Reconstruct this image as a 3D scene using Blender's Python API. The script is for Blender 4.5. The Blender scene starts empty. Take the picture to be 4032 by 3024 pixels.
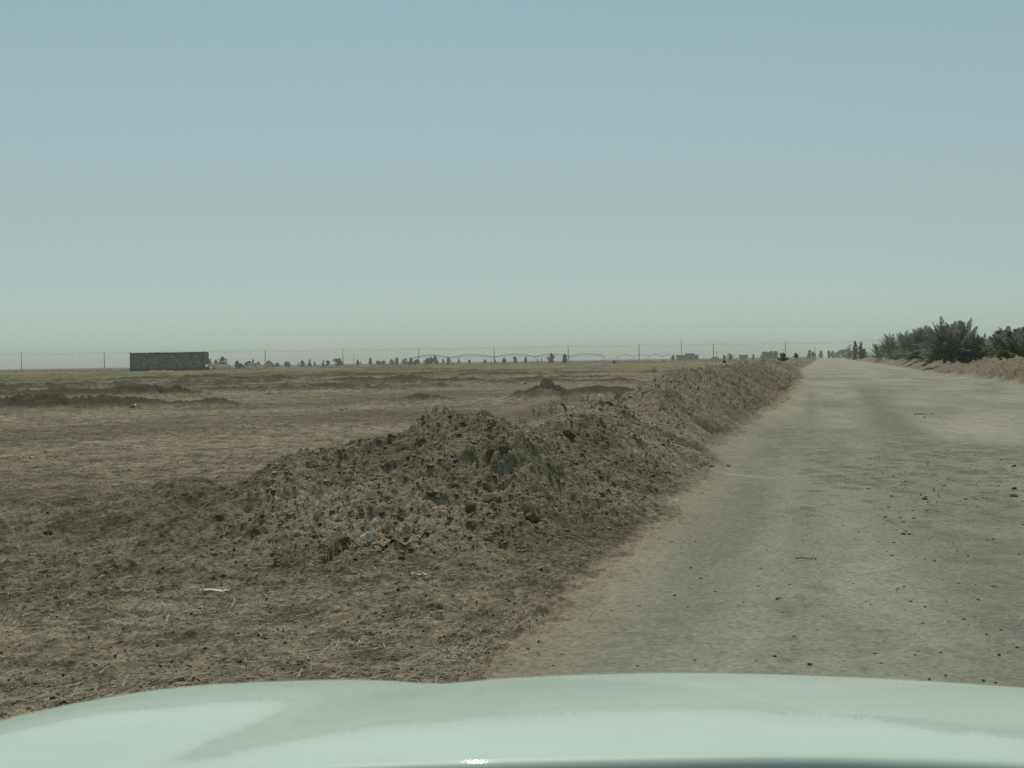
import bpy, math, random
import numpy as np
from mathutils import Vector, Matrix

# ------------------------------------------------------------------ camera
SC = bpy.context.scene
COL = SC.collection
F_PX, CAM_H = 6056.0, 1.6
PITCH, ROLL = math.atan(91 / F_PX), math.atan(0.0156)
_cr, _sr, _cp, _sp = math.cos(ROLL), math.sin(ROLL), math.cos(PITCH), math.sin(PITCH)
FWD = Vector((0, _cp, -_sp)); UP0 = Vector((0, _sp, _cp)); RT0 = Vector((1, 0, 0))
RT = _cr * RT0 - _sr * UP0
UP = _sr * RT0 + _cr * UP0
cam_data = bpy.data.cameras.new('camera')
cam = bpy.data.objects.new('camera', cam_data); COL.objects.link(cam)
cam.matrix_world = Matrix(((RT.x, UP.x, -FWD.x, 0), (RT.y, UP.y, -FWD.y, 0), (RT.z, UP.z, -FWD.z, CAM_H), (0, 0, 0, 1)))
cam_data.sensor_width = 36.0
cam_data.lens = 36.0 * F_PX / 4032
cam_data.clip_start = 0.05
cam_data.clip_end = 30000
cam_data.dof.use_dof = True
cam_data.dof.focus_distance = 25
cam_data.dof.aperture_fstop = 16
SC.camera = cam

# ------------------------------------------------------------------ sun, sky, exposure
SUN_EL, SUN_AZ = math.radians(67), math.radians(-6)
world = bpy.data.worlds.new('World'); SC.world = world
world.use_nodes = True
wn = world.node_tree.nodes; wl = world.node_tree.links
sky = wn.new('ShaderNodeTexSky'); sky.sky_type = 'NISHITA'
sky.sun_disc = False; sky.sun_elevation = SUN_EL; sky.sun_rotation = SUN_AZ
sky.altitude = 0; sky.air_density = 1.0; sky.dust_density = 0.7; sky.ozone_density = 1.0
tint = wn.new('ShaderNodeMix'); tint.data_type = 'RGBA'; tint.blend_type = 'MULTIPLY'
tint.inputs[0].default_value = 1.0
tint.inputs[7].default_value = (0.93, 1.0, 0.84, 1)
bg = wn['Background']; bg.inputs[1].default_value = 0.114
geo = wn.new('ShaderNodeTexCoord'); sep = wn.new('ShaderNodeSeparateXYZ'); ramp = wn.new('ShaderNodeValToRGB')   # pale dusty air low in the sky
wl.new(geo.outputs['Generated'], sep.inputs[0]); wl.new(sep.outputs['Z'], ramp.inputs[0])
_el = ramp.color_ramp.elements
_el[0].position = 0.0; _el[0].color = (.72, .86, 1.12, 1)
_el[1].position = 0.60; _el[1].color = (.98, .88, .70, 1)
for _p, _c in ((.02, (.66, .81, 1.12, 1)), (.055, (.64, .72, .90, 1)), (.102, (.724, .712, .745, 1)), (.168, (.843, .797, .775, 1)), (.234, (.885, .862, .82, 1))):
    _e = _el.new(_p); _e.color = _c
tint2 = wn.new('ShaderNodeMix'); tint2.data_type = 'RGBA'; tint2.blend_type = 'MULTIPLY'; tint2.inputs[0].default_value = 1.0
wl.new(sky.outputs[0], tint.inputs[6]); wl.new(tint.outputs[2], tint2.inputs[6]); wl.new(ramp.outputs[0], tint2.inputs[7]); wl.new(tint2.outputs[2], bg.inputs[0])
sun_data = bpy.data.lights.new('sun', 'SUN'); sun_data.energy = 2.1
sun_data.angle = math.radians(0.55); sun_data.color = (1.0, 0.955, 0.86)
sun = bpy.data.objects.new('sun', sun_data); COL.objects.link(sun)
S = Vector((math.sin(SUN_AZ) * math.cos(SUN_EL), math.cos(SUN_AZ) * math.cos(SUN_EL), math.sin(SUN_EL)))
sun.rotation_euler = S.to_track_quat('Z', 'Y').to_euler()
sun.location = (0, 0, 60)
SC.view_settings.view_transform = 'Standard'
SC.view_settings.look = 'None'
SC.view_settings.exposure = -0.05
SC.view_settings.gamma = 1.0
SC.cycles.max_bounces = 6
SC.cycles.volume_bounces = 1
SC.cycles.use_denoising = False

rnd = random.Random(7)
rng = np.random.default_rng(11)

# ------------------------------------------------------------------ helpers
def tag(o, label=None, cat=None, group=None, kind=None):
    if label: o['label'] = label
    if cat: o['category'] = cat
    if group: o['group'] = group
    if kind: o['kind'] = kind
    return o

def empty(name, loc, label, cat, group=None, rz=0):
    o = bpy.data.objects.new(name, None); COL.objects.link(o)
    o.empty_display_size = 0.2
    o.location = loc; o.rotation_euler = (0, 0, rz)
    return tag(o, label, cat, group)

def smooth_all(me):
    me.polygons.foreach_set('use_smooth', np.ones(len(me.polygons), dtype=bool))

def link_mesh(name, me, mat, parent=None, loc=None):
    o = bpy.data.objects.new(name, me); COL.objects.link(o)
    if mat is not None and not me.materials: me.materials.append(mat)
    if parent: o.parent = parent
    if loc is not None: o.location = loc
    return o

def np_mesh(name, V, F, smooth=False, col=None):
    """mesh from numpy verts (n,3) and faces (m,k)"""
    me = bpy.data.meshes.new(name)
    V = np.asarray(V, dtype=np.float32); F = np.asarray(F, dtype=np.int32)
    k = F.shape[1]; m = len(F)
    me.vertices.add(len(V)); me.vertices.foreach_set('co', V.ravel())
    me.loops.add(m * k); me.loops.foreach_set('vertex_index', F.ravel())
    me.polygons.add(m)
    me.polygons.foreach_set('loop_start', np.arange(0, m * k, k, dtype=np.int32))
    me.polygons.foreach_set('loop_total', np.full(m, k, dtype=np.int32))
    if col is not None:
        a = me.color_attributes.new('Col', 'FLOAT_COLOR', 'POINT')
        c = np.ones((len(V), 4), dtype=np.float32); c[:, :3] = col
        a.data.foreach_set('color', c.ravel())
    me.update(calc_edges=True)
    me.polygons.foreach_set('use_smooth', np.full(m, smooth, dtype=bool))
    return me

class MB:
    """collects quads / tris of several shapes into one mesh"""
    def __init__(s): s.v = []; s.f = []
    def box(s, c, d, rz=0, taper=1.0):
        x, y, z = c; a, b, h = d[0] / 2, d[1] / 2, d[2] / 2; n = len(s.v)
        cz, sz = math.cos(rz), math.sin(rz)
        for k, dz in ((1, -h), (taper, h)):
            for sx, sy in ((-1, -1), (1, -1), (1, 1), (-1, 1)):
                X, Y = sx * a * k, sy * b * k
                s.v.append((x + X * cz - Y * sz, y + X * sz + Y * cz, z + dz))
        for q in ((3, 2, 1, 0), (4, 5, 6, 7), (0, 1, 5, 4), (1, 2, 6, 5), (2, 3, 7, 6), (3, 0, 4, 7)):
            s.f.append(tuple(n + i for i in q))
        return s
    def tube(s, pts, radii, seg=8, cap=True):
        pts = [Vector(p) for p in pts]; n0 = len(s.v)
        if not hasattr(radii, '__len__'): radii = [radii] * len(pts)
        for i, p in enumerate(pts):
            t = (pts[min(i + 1, len(pts) - 1)] - pts[max(i - 1, 0)])
            if t.length < 1e-9: t = Vector((0, 0, 1))
            t.normalize()
            a = t.cross(Vector((0, 0, 1)) if abs(t.z) < 0.9 else Vector((1, 0, 0))).normalized(); b = t.cross(a)
            for k in range(seg):
                th = 2 * math.pi * k / seg
                s.v.append(tuple(p + radii[i] * (math.cos(th) * a + math.sin(th) * b)))
        for i in range(len(pts) - 1):
            for k in range(seg):
                k2 = (k + 1) % seg; o = n0 + i * seg
                s.f.append((o + k, o + k2, o + seg + k2, o + seg + k))
        if cap:
            s.f.append(tuple(n0 + k for k in range(seg))[::-1])
            o = n0 + (len(pts) - 1) * seg
            s.f.append(tuple(o + k for k in range(seg)))
        return s
    def lathe(s, prof, seg=24, axis='Z', c=(0, 0, 0)):
        n0 = len(s.v)
        for r, h in prof:
            for k in range(seg):
                th = 2 * math.pi * k / seg; u, w = r * math.cos(th), r * math.sin(th)
                p = (u, w, h) if axis == 'Z' else ((h, u, w) if axis == 'X' else (u, h, w))
                s.v.append((p[0] + c[0], p[1] + c[1], p[2] + c[2]))
        for i in range(len(prof) - 1):
            for k in range(seg):
                k2 = (k + 1) % seg; o = n0 + i * seg
                s.f.append((o + k, o + k2, o + seg + k2, o + seg + k))
        return s
    def build(s, name, mat, parent=None, smooth=False, loc=None):
        me = bpy.data.meshes.new(name); me.from_pydata(s.v, [], s.f); me.update()
        if smooth: smooth_all(me)
        return link_mesh(name, me, mat, parent, loc)

def mat_new(name):
    m = bpy.data.materials.new(name); m.use_nodes = True
    return m, m.node_tree.nodes, m.node_tree.links, m.node_tree.nodes['Principled BSDF']

def simple_mat(name, c, rough=0.8, var=0.25, scale=6.0, bump=0.0, metal=0.0, attr=False, spec=0.3):
    m, n, l, p = mat_new(name)
    tc = n.new('ShaderNodeTexCoord')
    nz = n.new('ShaderNodeTexNoise'); nz.inputs['Scale'].default_value = scale; nz.inputs['Detail'].default_value = 6
    l.new(tc.outputs['Object'], nz.inputs['Vector'])
    mr = n.new('ShaderNodeMapRange'); mr.inputs['From Min'].default_value = 0.3; mr.inputs['From Max'].default_value = 0.7
    mr.inputs['To Min'].default_value = 1 - var; mr.inputs['To Max'].default_value = 1 + var
    l.new(nz.outputs['Fac'], mr.inputs['Value'])
    vm = n.new('ShaderNodeVectorMath'); vm.operation = 'SCALE'
    if attr:
        at = n.new('ShaderNodeAttribute'); at.attribute_name = 'Col'; l.new(at.outputs['Color'], vm.inputs[0])
    else:
        vm.inputs[0].default_value = c
    l.new(mr.outputs[0], vm.inputs['Scale'])
    l.new(vm.outputs[0], p.inputs['Base Color'])
    p.inputs['Roughness'].default_value = rough; p.inputs['Metallic'].default_value = metal
    p.inputs['Specular IOR Level'].default_value = spec
    if bump:
        b = n.new('ShaderNodeBump'); b.inputs['Strength'].default_value = bump; b.inputs['Distance'].default_value = 0.05
        l.new(nz.outputs['Fac'], b.inputs['Height']); l.new(b.outputs[0], p.inputs['Normal'])
    return m

def soil_mat(name, fine=(0.45, 1.55), s1=24.0, s2=90.0, bump=1.0, dist=0.03, streak=None, broad=.18):
    m, n, l, p = mat_new(name)
    tc = n.new('ShaderNodeTexCoord')
    at = n.new('ShaderNodeAttribute'); at.attribute_name = 'Col'
    n1 = n.new('ShaderNodeTexNoise'); n1.inputs['Scale'].default_value = s1; n1.inputs['Detail'].default_value = 8; n1.inputs['Roughness'].default_value = 0.65
    n2 = n.new('ShaderNodeTexNoise'); n2.inputs['Scale'].default_value = s2; n2.inputs['Detail'].default_value = 4
    n3 = n.new('ShaderNodeTexNoise'); n3.inputs['Scale'].default_value = 2.2; n3.inputs['Detail'].default_value = 8; n3.inputs['Roughness'].default_value = 0.7
    for q in (n1, n2, n3): l.new(tc.outputs['Object'], q.inputs['Vector'])
    if streak:
        mp = n.new('ShaderNodeMapping'); mp.inputs['Rotation'].default_value = (0, 0, streak[2]); mp.inputs['Scale'].default_value = (streak[0], streak[1], 1)
        l.new(tc.outputs['Object'], mp.inputs['Vector']); l.new(mp.outputs[0], n3.inputs['Vector'])
    r1 = n.new('ShaderNodeMapRange'); r1.inputs['From Min'].default_value = 0.3; r1.inputs['From Max'].default_value = 0.7
    r1.inputs['To Min'].default_value = fine[0]; r1.inputs['To Max'].default_value = fine[1]
    l.new(n1.outputs['Fac'], r1.inputs['Value'])
    r3 = n.new('ShaderNodeMapRange'); r3.inputs['From Min'].default_value = 0.3; r3.inputs['From Max'].default_value = 0.7
    r3.inputs['To Min'].default_value = 1 - broad; r3.inputs['To Max'].default_value = 1 + broad
    l.new(n3.outputs['Fac'], r3.inputs['Value'])
    mu = n.new('ShaderNodeMath'); mu.operation = 'MULTIPLY'; l.new(r1.outputs[0], mu.inputs[0]); l.new(r3.outputs[0], mu.inputs[1])
    vm = n.new('ShaderNodeVectorMath'); vm.operation = 'SCALE'; l.new(at.outputs['Color'], vm.inputs[0]); l.new(mu.outputs[0], vm.inputs['Scale'])
    l.new(vm.outputs[0], p.inputs['Base Color'])
    ad = n.new('ShaderNodeMath'); ad.operation = 'MULTIPLY_ADD'; ad.inputs[1].default_value = 0.5
    l.new(n2.outputs['Fac'], ad.inputs[0]); l.new(n1.outputs['Fac'], ad.inputs[2])
    b = n.new('ShaderNodeBump'); b.inputs['Strength'].default_value = bump; b.inputs['Distance'].default_value = dist
    l.new(ad.outputs[0], b.inputs['Height']); l.new(b.outputs[0], p.inputs['Normal'])
    p.inputs['Roughness'].default_value = 0.97; p.inputs['Specular IOR Level'].default_value = 0.12
    return m

# ------------------------------------------------------------------ noise (numpy)
def hsh(ix, iy, seed):
    n = (ix.astype(np.int64) * 374761393 + iy.astype(np.int64) * 668265263 + seed * 974634777) & 0xffffffff
    n = ((n ^ (n >> 13)) * 1274126177) & 0xffffffff
    return ((n ^ (n >> 16)) & 0xffffff).astype(np.float32) / np.float32(16777216.0)

def vnoise(x, y, seed):
    ix, iy = np.floor(x), np.floor(y); fx, fy = (x - ix).astype(np.float32), (y - iy).astype(np.float32)
    ix = ix.astype(np.int64); iy = iy.astype(np.int64)
    fx = fx * fx * (3 - 2 * fx); fy = fy * fy * (3 - 2 * fy)
    a, b, c, d = hsh(ix, iy, seed), hsh(ix + 1, iy, seed), hsh(ix, iy + 1, seed), hsh(ix + 1, iy + 1, seed)
    return (a + (b - a) * fx) * (1 - fy) + (c + (d - c) * fx) * fy - 0.5

def fbm(x, y, cell, seed, octv=4, gain=0.5):
    o = np.zeros(x.shape, dtype=np.float32); amp = 1.0; s = 1.0 / cell
    for i in range(octv):
        c, sn = math.cos(0.6 + i), math.sin(0.6 + i)
        o += amp * vnoise((x * c - y * sn) * s, (x * sn + y * c) * s, seed + i); amp *= gain; s *= 2.03
    return o

def clods(x, y, cell, seed, prob, rmin, rmax, hr, sharp=3.0):
    """irregular lumps standing on a surface, height in metres"""
    wx = x + cell * 0.35 * vnoise(x / cell * 2.3, y / cell * 2.3, seed + 50)
    wy = y + cell * 0.35 * vnoise(x / cell * 2.3, y / cell * 2.3, seed + 51)
    gx, gy = np.floor(wx / cell).astype(np.int64), np.floor(wy / cell).astype(np.int64)
    out = np.zeros(x.shape, dtype=np.float32)
    for dx in (-1, 0, 1):
        for dy in (-1, 0, 1):
            cx, cy = gx + dx, gy + dy
            h1 = hsh(cx, cy, seed); h2 = hsh(cx, cy, seed + 1); h3 = hsh(cx, cy, seed + 2); h4 = hsh(cx, cy, seed + 3)
            px = (cx + 0.15 + 0.7 * h1) * cell - wx; py = (cy + 0.15 + 0.7 * h2) * cell - wy
            th = h3 * 3.14; c, s = np.cos(th), np.sin(th)
            u = np.abs(px * c + py * s); w = np.abs(-px * s + py * c) * 1.45
            r = cell * (rmin + (rmax - rmin) * h4)
            d = (u ** 2.4 + w ** 2.4) ** np.float32(1 / 2.4) / r
            tilt = 1 + 0.5 * (px * (h1 - 0.5) + py * (h2 - 0.5)) / r
            v = r * hr * np.clip(1 - d ** sharp, 0, 1) ** 0.85 * tilt
            v = np.where((h3 * 7.31 % 1.0) < prob, v, 0)
            out = np.maximum(out, v)
    return out.astype(np.float32)

# ------------------------------------------------------------------ the lie of the land
EDGE_L = np.array([(-20, -4.0), (0, -1.5), (8.1, -0.12), (10.4, 0.32), (12, .62), (13.5, 1.03), (16, 1.42), (19.8, 2.1), (25.5, 2.8), (31, 3.7), (41, 6.3),
                   (62, 10.9), (100, 18.4), (180, 33.6), (346, 67.5), (1000, 199), (9000, 1800)])
EDGE_R = np.array([(-20, 5.5), (0, 9.7), (77, 25.6), (117, 33.4), (285, 68.2), (346, 80.5), (1000, 214), (9000, 1850)])
CREST_L = [(-1.0, 13.6, .38, 1.9, 1.6), (-.52, 15.3, 1.05, 1.75, 1.95), (.12, 17.3, .60, 1.7, 1.7), (1.18, 20.5, 1.08, 1.8, 1.25), (1.9, 23.4, .42, 1.8, 1.15),
           (2.45, 27.5, .84, 2.0, 1.2), (3.35, 34, 1.14, 2.2, 1.6), (5.3, 45, 1.08, 2.2, 2.0), (8.7, 62, 1.13, 2.4, 2.2), (16.3, 100, 1.12, 2.6, 2.3),
           (31.3, 180, 1.05, 2.8, 2.4), (65, 346, 1.0, 3, 2.6), (196, 1000, .9, 3, 3)]
CREST_R = [(11.0, -5, .95, 2.4, 2.4), (17.3, 26, 1.1, 2.4, 2.4), (24, 59, 1.15, 2.5, 2.4), (28.4, 79, 1.17, 2.6, 2.4), (31.3, 94, 1.12, 2.6, 2.4), (33.6, 106, 1.05, 2.4, 2.2), (36.0, 118, .86, 2.4, 2.2),
           (38.0, 128, .50, 2.2, 2.2), (40.5, 140, .5, 2.2, 2.2), (43.6, 155, .72, 2.4, 2.2), (49, 180, .78, 2.4, 2.4), (70.8, 285, .77, 2.6, 2.4), (83, 346, .74, 2.6, 2.4), (216, 1000, .8, 3, 3)]

def ridge(x, y, pts, ragged=0.18, seed=3):
    """height of a heaped earth bank along a crest line; each point: x, y, height, width to its left, width to its right"""
    best = np.zeros(x.shape, dtype=np.float32)
    rg = fbm(x, y, 1.3, seed, 4, 0.55)
    for (x0, y0, h0, l0, r0), (x1, y1, h1, l1, r1) in zip(pts[:-1], pts[1:]):
        dx, dy = x1 - x0, y1 - y0; L2 = dx * dx + dy * dy
        t = np.clip(((x - x0) * dx + (y - y0) * dy) / L2, 0, 1).astype(np.float32)
        qx, qy = x - (x0 + t * dx), y - (y0 + t * dy)
        side = qx * dy - qy * dx
        w = np.where(side > 0, r0 + (r1 - r0) * t, l0 + (l1 - l0) * t) * (1 + ragged * 1.2 * rg)
        h = (h0 + (h1 - h0) * t)
        d = np.sqrt(qx * qx + qy * qy) / w
        pr = 1 - np.sqrt(d * d + 0.012) + 0.05
        pr = np.where(pr > 0.18, pr, 0.18 * np.exp(np.clip((pr - 0.18) / 0.18, -12, 0)) )
        best = np.maximum(best, (h * pr).astype(np.float32))
    return np.where(best > 0.012, best - 0.012, 0).astype(np.float32)

FIELD_RIDGES = [  # y at x=0, slope, height, half width, x from, x to
    (58, -.03, .42, 1.5, -24, -13), (59, .0, .42, 1.2, -21, -8.6), (60, -.02, .50, 1.3, -6.2, -.9), (84, .03, .55, 1.5, -40, -16), (72, .02, .22, 1.2, -30, -16), (88, .0, .32, 1.1, -20, -5), (78, .01, .22, .9, -34, -14), (96, .01, .28, 1.0, -45, -2),
    (104, .02, .32, 1.1, -60, -8), (113, .02, .40, 1.2, -60, 6), (127, -.01, .42, 1.3, -60, 10), (149, .02, .38, 1.5, -70, -5), (181, .0, .42, 2.2, -80, 12), (165, .02, .3, 2, -30, 22),
    (105, .0, .3, 1.6, -8, 10), (230, .0, .4, 3, -120, 30), (300, .02, .5, 4, -160, 40), (420, .0, .55, 5, -200, 70), (560, .01, .6, 7, -300, 90), (800, 0, .8, 10, -420, 120)]
BUMPS = [(-2.3, 15.4, .20, 1.5, .8), (-1.9, 14.2, .12, 1.1, .6), (.12, 13.9, .36, .6, .75), (-1.0, 13.2, .12, .8, .5), (-3.0, 15.1, .20, 1.5, .9), (-4.75, 16.0, .17, .75, .6), (-4.6, 14.2, .11, 1.6, .5), (-2.2, 13.9, .16, .9, .7), (-6.2, 13.2, .08, 1.5, .4),
         (1.3, 63, .78, 1.1, 1.4), (3.6, 66, .4, 2.4, 1.4), (-.9, 9.9, .05, .5, .3), (0.02, 9.9, .07, .32, .22)]

def macro(x, y):
    """(total height, left bank part, right bank part)"""
    L = ridge(x, y, CREST_L, 0.16, 3)
    R = ridge(x, y, CREST_R, 0.22, 9)
    g = 0.03 * fbm(x, y, 7.0, 21, 3)
    for (y0, sl, h, w, xa, xb) in FIELD_RIDGES:
        m = np.clip((x - xa) / 2.5, 0, 1) * np.clip((xb - x) / 2.5, 0, 1)
        wob = 0.8 * w * fbm(x, y * 0, 6.0, int(y0), 3) + y0 + sl * x
        gap = np.clip(0.7 + 0.8 * fbm(x, y * 0, max(7.0, w * 5), int(y0) + 5, 2), 0.5, 1.0)
        gap = gap * (1 + 1.0 * fbm(x, y, .8 if y0 < 100 else 1.5, int(y0) + 9, 4, .7))
        g = g + h * m * gap * np.exp(-((y - wob) / w * 1.25) ** 2)
    for (bx, by, h, rx, ry) in BUMPS:
        g = g + h * np.exp(-(((x - bx) / rx) ** 2 + ((y - by) / ry) ** 2)) * (1 + 0.9 * fbm(x, y, max(.3, .7 * rx), 77, 5, .6))
    far = np.clip((y - 900) / 500, 0, 1)
    g = g + far * 0.8 * np.clip(fbm(x, y, 300.0, 31, 2) + 0.3, 0, 1)
    xl = np.interp(y, EDGE_L[:, 0], EDGE_L[:, 1]); xr = np.interp(y, EDGE_R[:, 0], EDGE_R[:, 1])
    onroad = np.clip((x - xl) / 0.5, 0, 1) * np.clip((xr - x) / 0.6, 0, 1)
    g = g * (1 - onroad) + onroad * (0.018 * fbm(x, y * 0.35, 1.6, 91, 3) + 0.02)
    return (g + L + R).astype(np.float32), L, R, onroad.astype(np.float32)

def detail(x, y, L, R, road, r):
    """small relief: clods and crumbs"""
    bank = np.clip(np.maximum(L, R) / 0.10, 0, 1)
    near = np.clip((70 - r) / 30, 0, 1)
    field = (1 - bank) * (1 - road)
    rough = 0.55 + 0.9 * np.clip(fbm(x, y, 2.3, 61, 3) + .25, 0, 1)
    d = np.clip(R / .10, 0, 1) * (0.34 * fbm(x, y, .8, 43, 4, .62) + .9 * clods(x, y, .7, 191, .6, .2, .5, .5))
    bl = np.abs(fbm(x, y, .22, 145, 4, .62)); bl2 = np.abs(fbm(x * .8, y * 1.3, .085, 147, 3, .6)) * np.clip((30 - r) / 10, 0, 1)
    fa = 1 + 1.1 * np.clip((r - 26) / 25, 0, 1)
    d = d + bank * (0.10 * fa * fbm(x, y, .9, 41, 6, 0.6) + .10 * fa * fa * bl + .045 * bl2 + .11 * fbm(x * .4 + y * .2, y * 1.5 - x * .3, .4, 48, 4, .55)
                + 0.6 * clods(x, y, .52, 101, .32, .20, .40, .24)
                + 0.6 * clods(x, y, .23, 111, .5, .20, .46, .32)
                + 0.6 * clods(x, y, .105, 121, .7, .22, .50, .42)
                + 0.6 * clods(x, y, .052, 131, .7, .25, .5, .6) * near)
    d = d + field * rough * (0.05 * fbm(x, y, .5, 45, 6, 0.62) + .045 * bl + .04 * bl2
                + 0.55 * clods(x, y, .34, 141, .28, .10, .26, .45)
                + 0.65 * clods(x, y, .13, 151, .5, .15, .42, .55)
                + 0.75 * clods(x, y, .062, 161, .8, .2, .5, .55) * near
                + 0.6 * clods(x, y, .033, 171, .8, .25, .5, .6) * np.clip((16 - r) / 6, 0, 1))
    d = d + road * (0.014 * fbm(x, y, .3, 49, 5, .65) + 0.5 * clods(x, y, .12, 181, .05, .08, .17, .4) + 0.5 * clods(x, y, .05, 183, .12, .15, .3, .4) * near)
    return d.astype(np.float32)

def H(x, y):
    x = np.atleast_1d(np.asarray(x, dtype=np.float32)); y = np.atleast_1d(np.asarray(y, dtype=np.float32))
    z, L, R, rd = macro(x, y)
    return z + detail(x, y, L, R, rd, np.hypot(x, y))

def ray(px, py):
    return (px - 2016) / F_PX * RT + (1512 - py) / F_PX * UP + FWD

def hit(px, py):
    """the point of the land seen at a place in the photograph"""
    d = ray(px, py); t = 5 * (1.004 ** np.arange(0, 1400)); 
    X, Y, Z = d.x * t, d.y * t, CAM_H + d.z * t
    h = macro(X.astype(np.float32), Y.astype(np.float32))[0]
    k = int(np.argmax(Z < h)) if (Z < h).any() else len(t) - 1
    return Vector((X[k], Y[k], float(H(X[k], Y[k])[0])))

def at(px, y):
    """x of something at depth y that is seen at column px"""
    return (px - 2016) / F_PX * y

def z_of(px, py, y):
    """height of something at depth y seen at row py"""
    return CAM_H + ((1512 - py) / F_PX * _cr - (px - 2016) / F_PX * _sr - math.tan(PITCH)) * y

# ------------------------------------------------------------------ ground, road and banks: one relief, cut into its parts
half = math.radians(20.3)
fine = np.arange(-half, half, 0.00072)
mid = np.linspace(half, math.radians(62), 90)[0:] 
back = np.linspace(math.radians(62), math.radians(180), 40)[1:]
ang = np.concatenate([-back[::-1], -mid[::-1], fine[1:], mid, back[:-1]]).astype(np.float64)
rr = [0.4]
while rr[-1] < 9500:
    q = rr[-1]
    g = 0.06 if q < 5.2 else 0.0019 if q < 11.0 else 0.00105 if q < 25 else 0.0026 if q < 420 else 0.012
    rr.append(q * (1 + g))
rr = np.array(rr)
NR, NA = len(rr), len(ang)
A, Rr = np.meshgrid(ang, rr)
X = (Rr * np.sin(A)).astype(np.float32).ravel(); Y = (Rr * np.cos(A)).astype(np.float32).ravel()
rad = Rr.astype(np.float32).ravel()
Z, BL, BR, RD = macro(X, Y)
sel = (rad < 130) & (rad > 4.5) & (np.abs(A.ravel()) < math.radians(45))
si = np.nonzero(sel)[0]
Z[si] += detail(X[si], Y[si], BL[si], BR[si], RD[si], rad[si])
fi = np.nonzero((rad >= 100) & (np.abs(A.ravel()) < math.radians(30)) & (rad < 1500))[0]
fw = np.clip((rad[fi] - 100) / 30, 0, 1)
Z[fi] += fw * (1 - RD[fi]) * (0.22 * fbm(X[fi], Y[fi], 2.5, 55, 5, .65) + 0.55 * np.clip(2 * np.maximum(BL[fi], BR[fi]), 0, 1) * fbm(X[fi], Y[fi], 1.3, 57, 5, .65))

# colours of the ground itself
def C3(r, g, b): return np.array([r, g, b], dtype=np.float32)
SOIL, SOIL_DK, SOIL_LT = C3(.190, .162, .108), C3(.125, .106, .075), C3(.275, .240, .160)
TAN, ROADC, ROAD_DK, ROAD_LT = C3(.325, .275, .170), C3(.285, .277, .205), C3(.185, .190, .158), C3(.385, .368, .275)
GREEN, STRAWC = C3(.118, .136, .050), C3(.26, .19, .090)
def lerp(a, b, t): return a + (b - a) * t[:, None]
n1 = fbm(X, Y, 1.1, 201, 4, .6); n2 = fbm(X, Y, 6.0, 211, 4, .55); n3 = fbm(X, Y, .18, 221, 5, .75)
c = lerp(np.tile(SOIL, (len(X), 1)), SOIL_LT, np.clip(.42 + .9 * n2 + .8 * n1, 0, 1))
c = lerp(c, SOIL_DK, np.clip(-.2 - 1.1 * n2 + .6 * n3, 0, .7))
bank = np.clip(np.maximum(BL, BR) / .12, 0, 1)
cb = lerp(np.tile(SOIL * 1.3, (len(X), 1)), SOIL_LT * 1.35, np.clip(.45 + 1.0 * n1 + .8 * n2 + .5 * n3, 0, 1))
cb = lerp(cb, SOIL_DK, np.clip(-.3 - 1.4 * n1 + .4 * n3, 0, .6))
c = c * (1 + .8 * np.clip(n3, -.6, .6))[:, None]
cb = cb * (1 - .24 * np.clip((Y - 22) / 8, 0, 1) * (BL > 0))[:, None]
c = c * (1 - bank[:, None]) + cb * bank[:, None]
rb = np.clip(BR / .12, 0, 1)[:, None]
c = c * (1 - .6 * rb) + .6 * rb * C3(.215, .178, .110)
# weeds and stubble far out in the field
fr = np.hypot(X, Y)
wv = fbm(X, Y * 2.2, 16.0, 231, 4, .6)
gmask = np.clip((fr - 150) / 60, 0, 1) * np.clip((900 - fr) / 400, 0, 1) * (1 - RD) * (1 - bank)
c = lerp(c, GREEN, gmask * np.clip(.5 + 1.8 * wv, 0, .95) * np.clip(1.15 - (X + 20) / 60, .25, 1))
c = lerp(c, STRAWC, gmask * np.clip(.2 - 1.9 * wv + .5 * fbm(X, Y, 40, 235, 2), 0, .8))
c = lerp(c, SOIL_DK * .85, np.clip((fr - 430) / 150, 0, 1) * np.clip(.7 + 1.2 * wv, 0, .9) * (1 - RD))
g2 = np.clip((fr - 74) / 12, 0, 1) * np.clip((150 - fr) / 25, 0, 1) * np.clip((X + 50) / 6, 0, 1) * np.clip((6 - X) / 5, 0, 1) * (1 - bank)
c = lerp(c, GREEN, g2 * np.clip(.10 + 1.5 * wv, 0, .7))
# raised furrow ridges take the darker soil colour
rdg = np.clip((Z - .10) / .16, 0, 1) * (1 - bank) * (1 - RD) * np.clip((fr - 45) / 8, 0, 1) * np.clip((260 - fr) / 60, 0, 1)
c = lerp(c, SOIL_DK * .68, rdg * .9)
# vehicle tracks pressed into the field, paler dust
for (pa, pb, w) in (((-9.5, 21.5), (-1.5, 40), .5), ((-1.5, 40), (1.5, 62), .6), ((-10, 14.2), (-3.2, 17.6), .35), ((-10, 12.4), (-3.4, 13.5), .3)):
    dx, dy = pb[0] - pa[0], pb[1] - pa[1]; L2 = dx * dx + dy * dy
    t = np.clip(((X - pa[0]) * dx + (Y - pa[1]) * dy) / L2, 0, 1)
    dd = np.hypot(X - pa[0] - t * dx, Y - pa[1] - t * dy)
    c = lerp(c, SOIL_LT * 1.1, np.clip(1 - dd / w, 0, 1) * (1 - bank) * .55)
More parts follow.
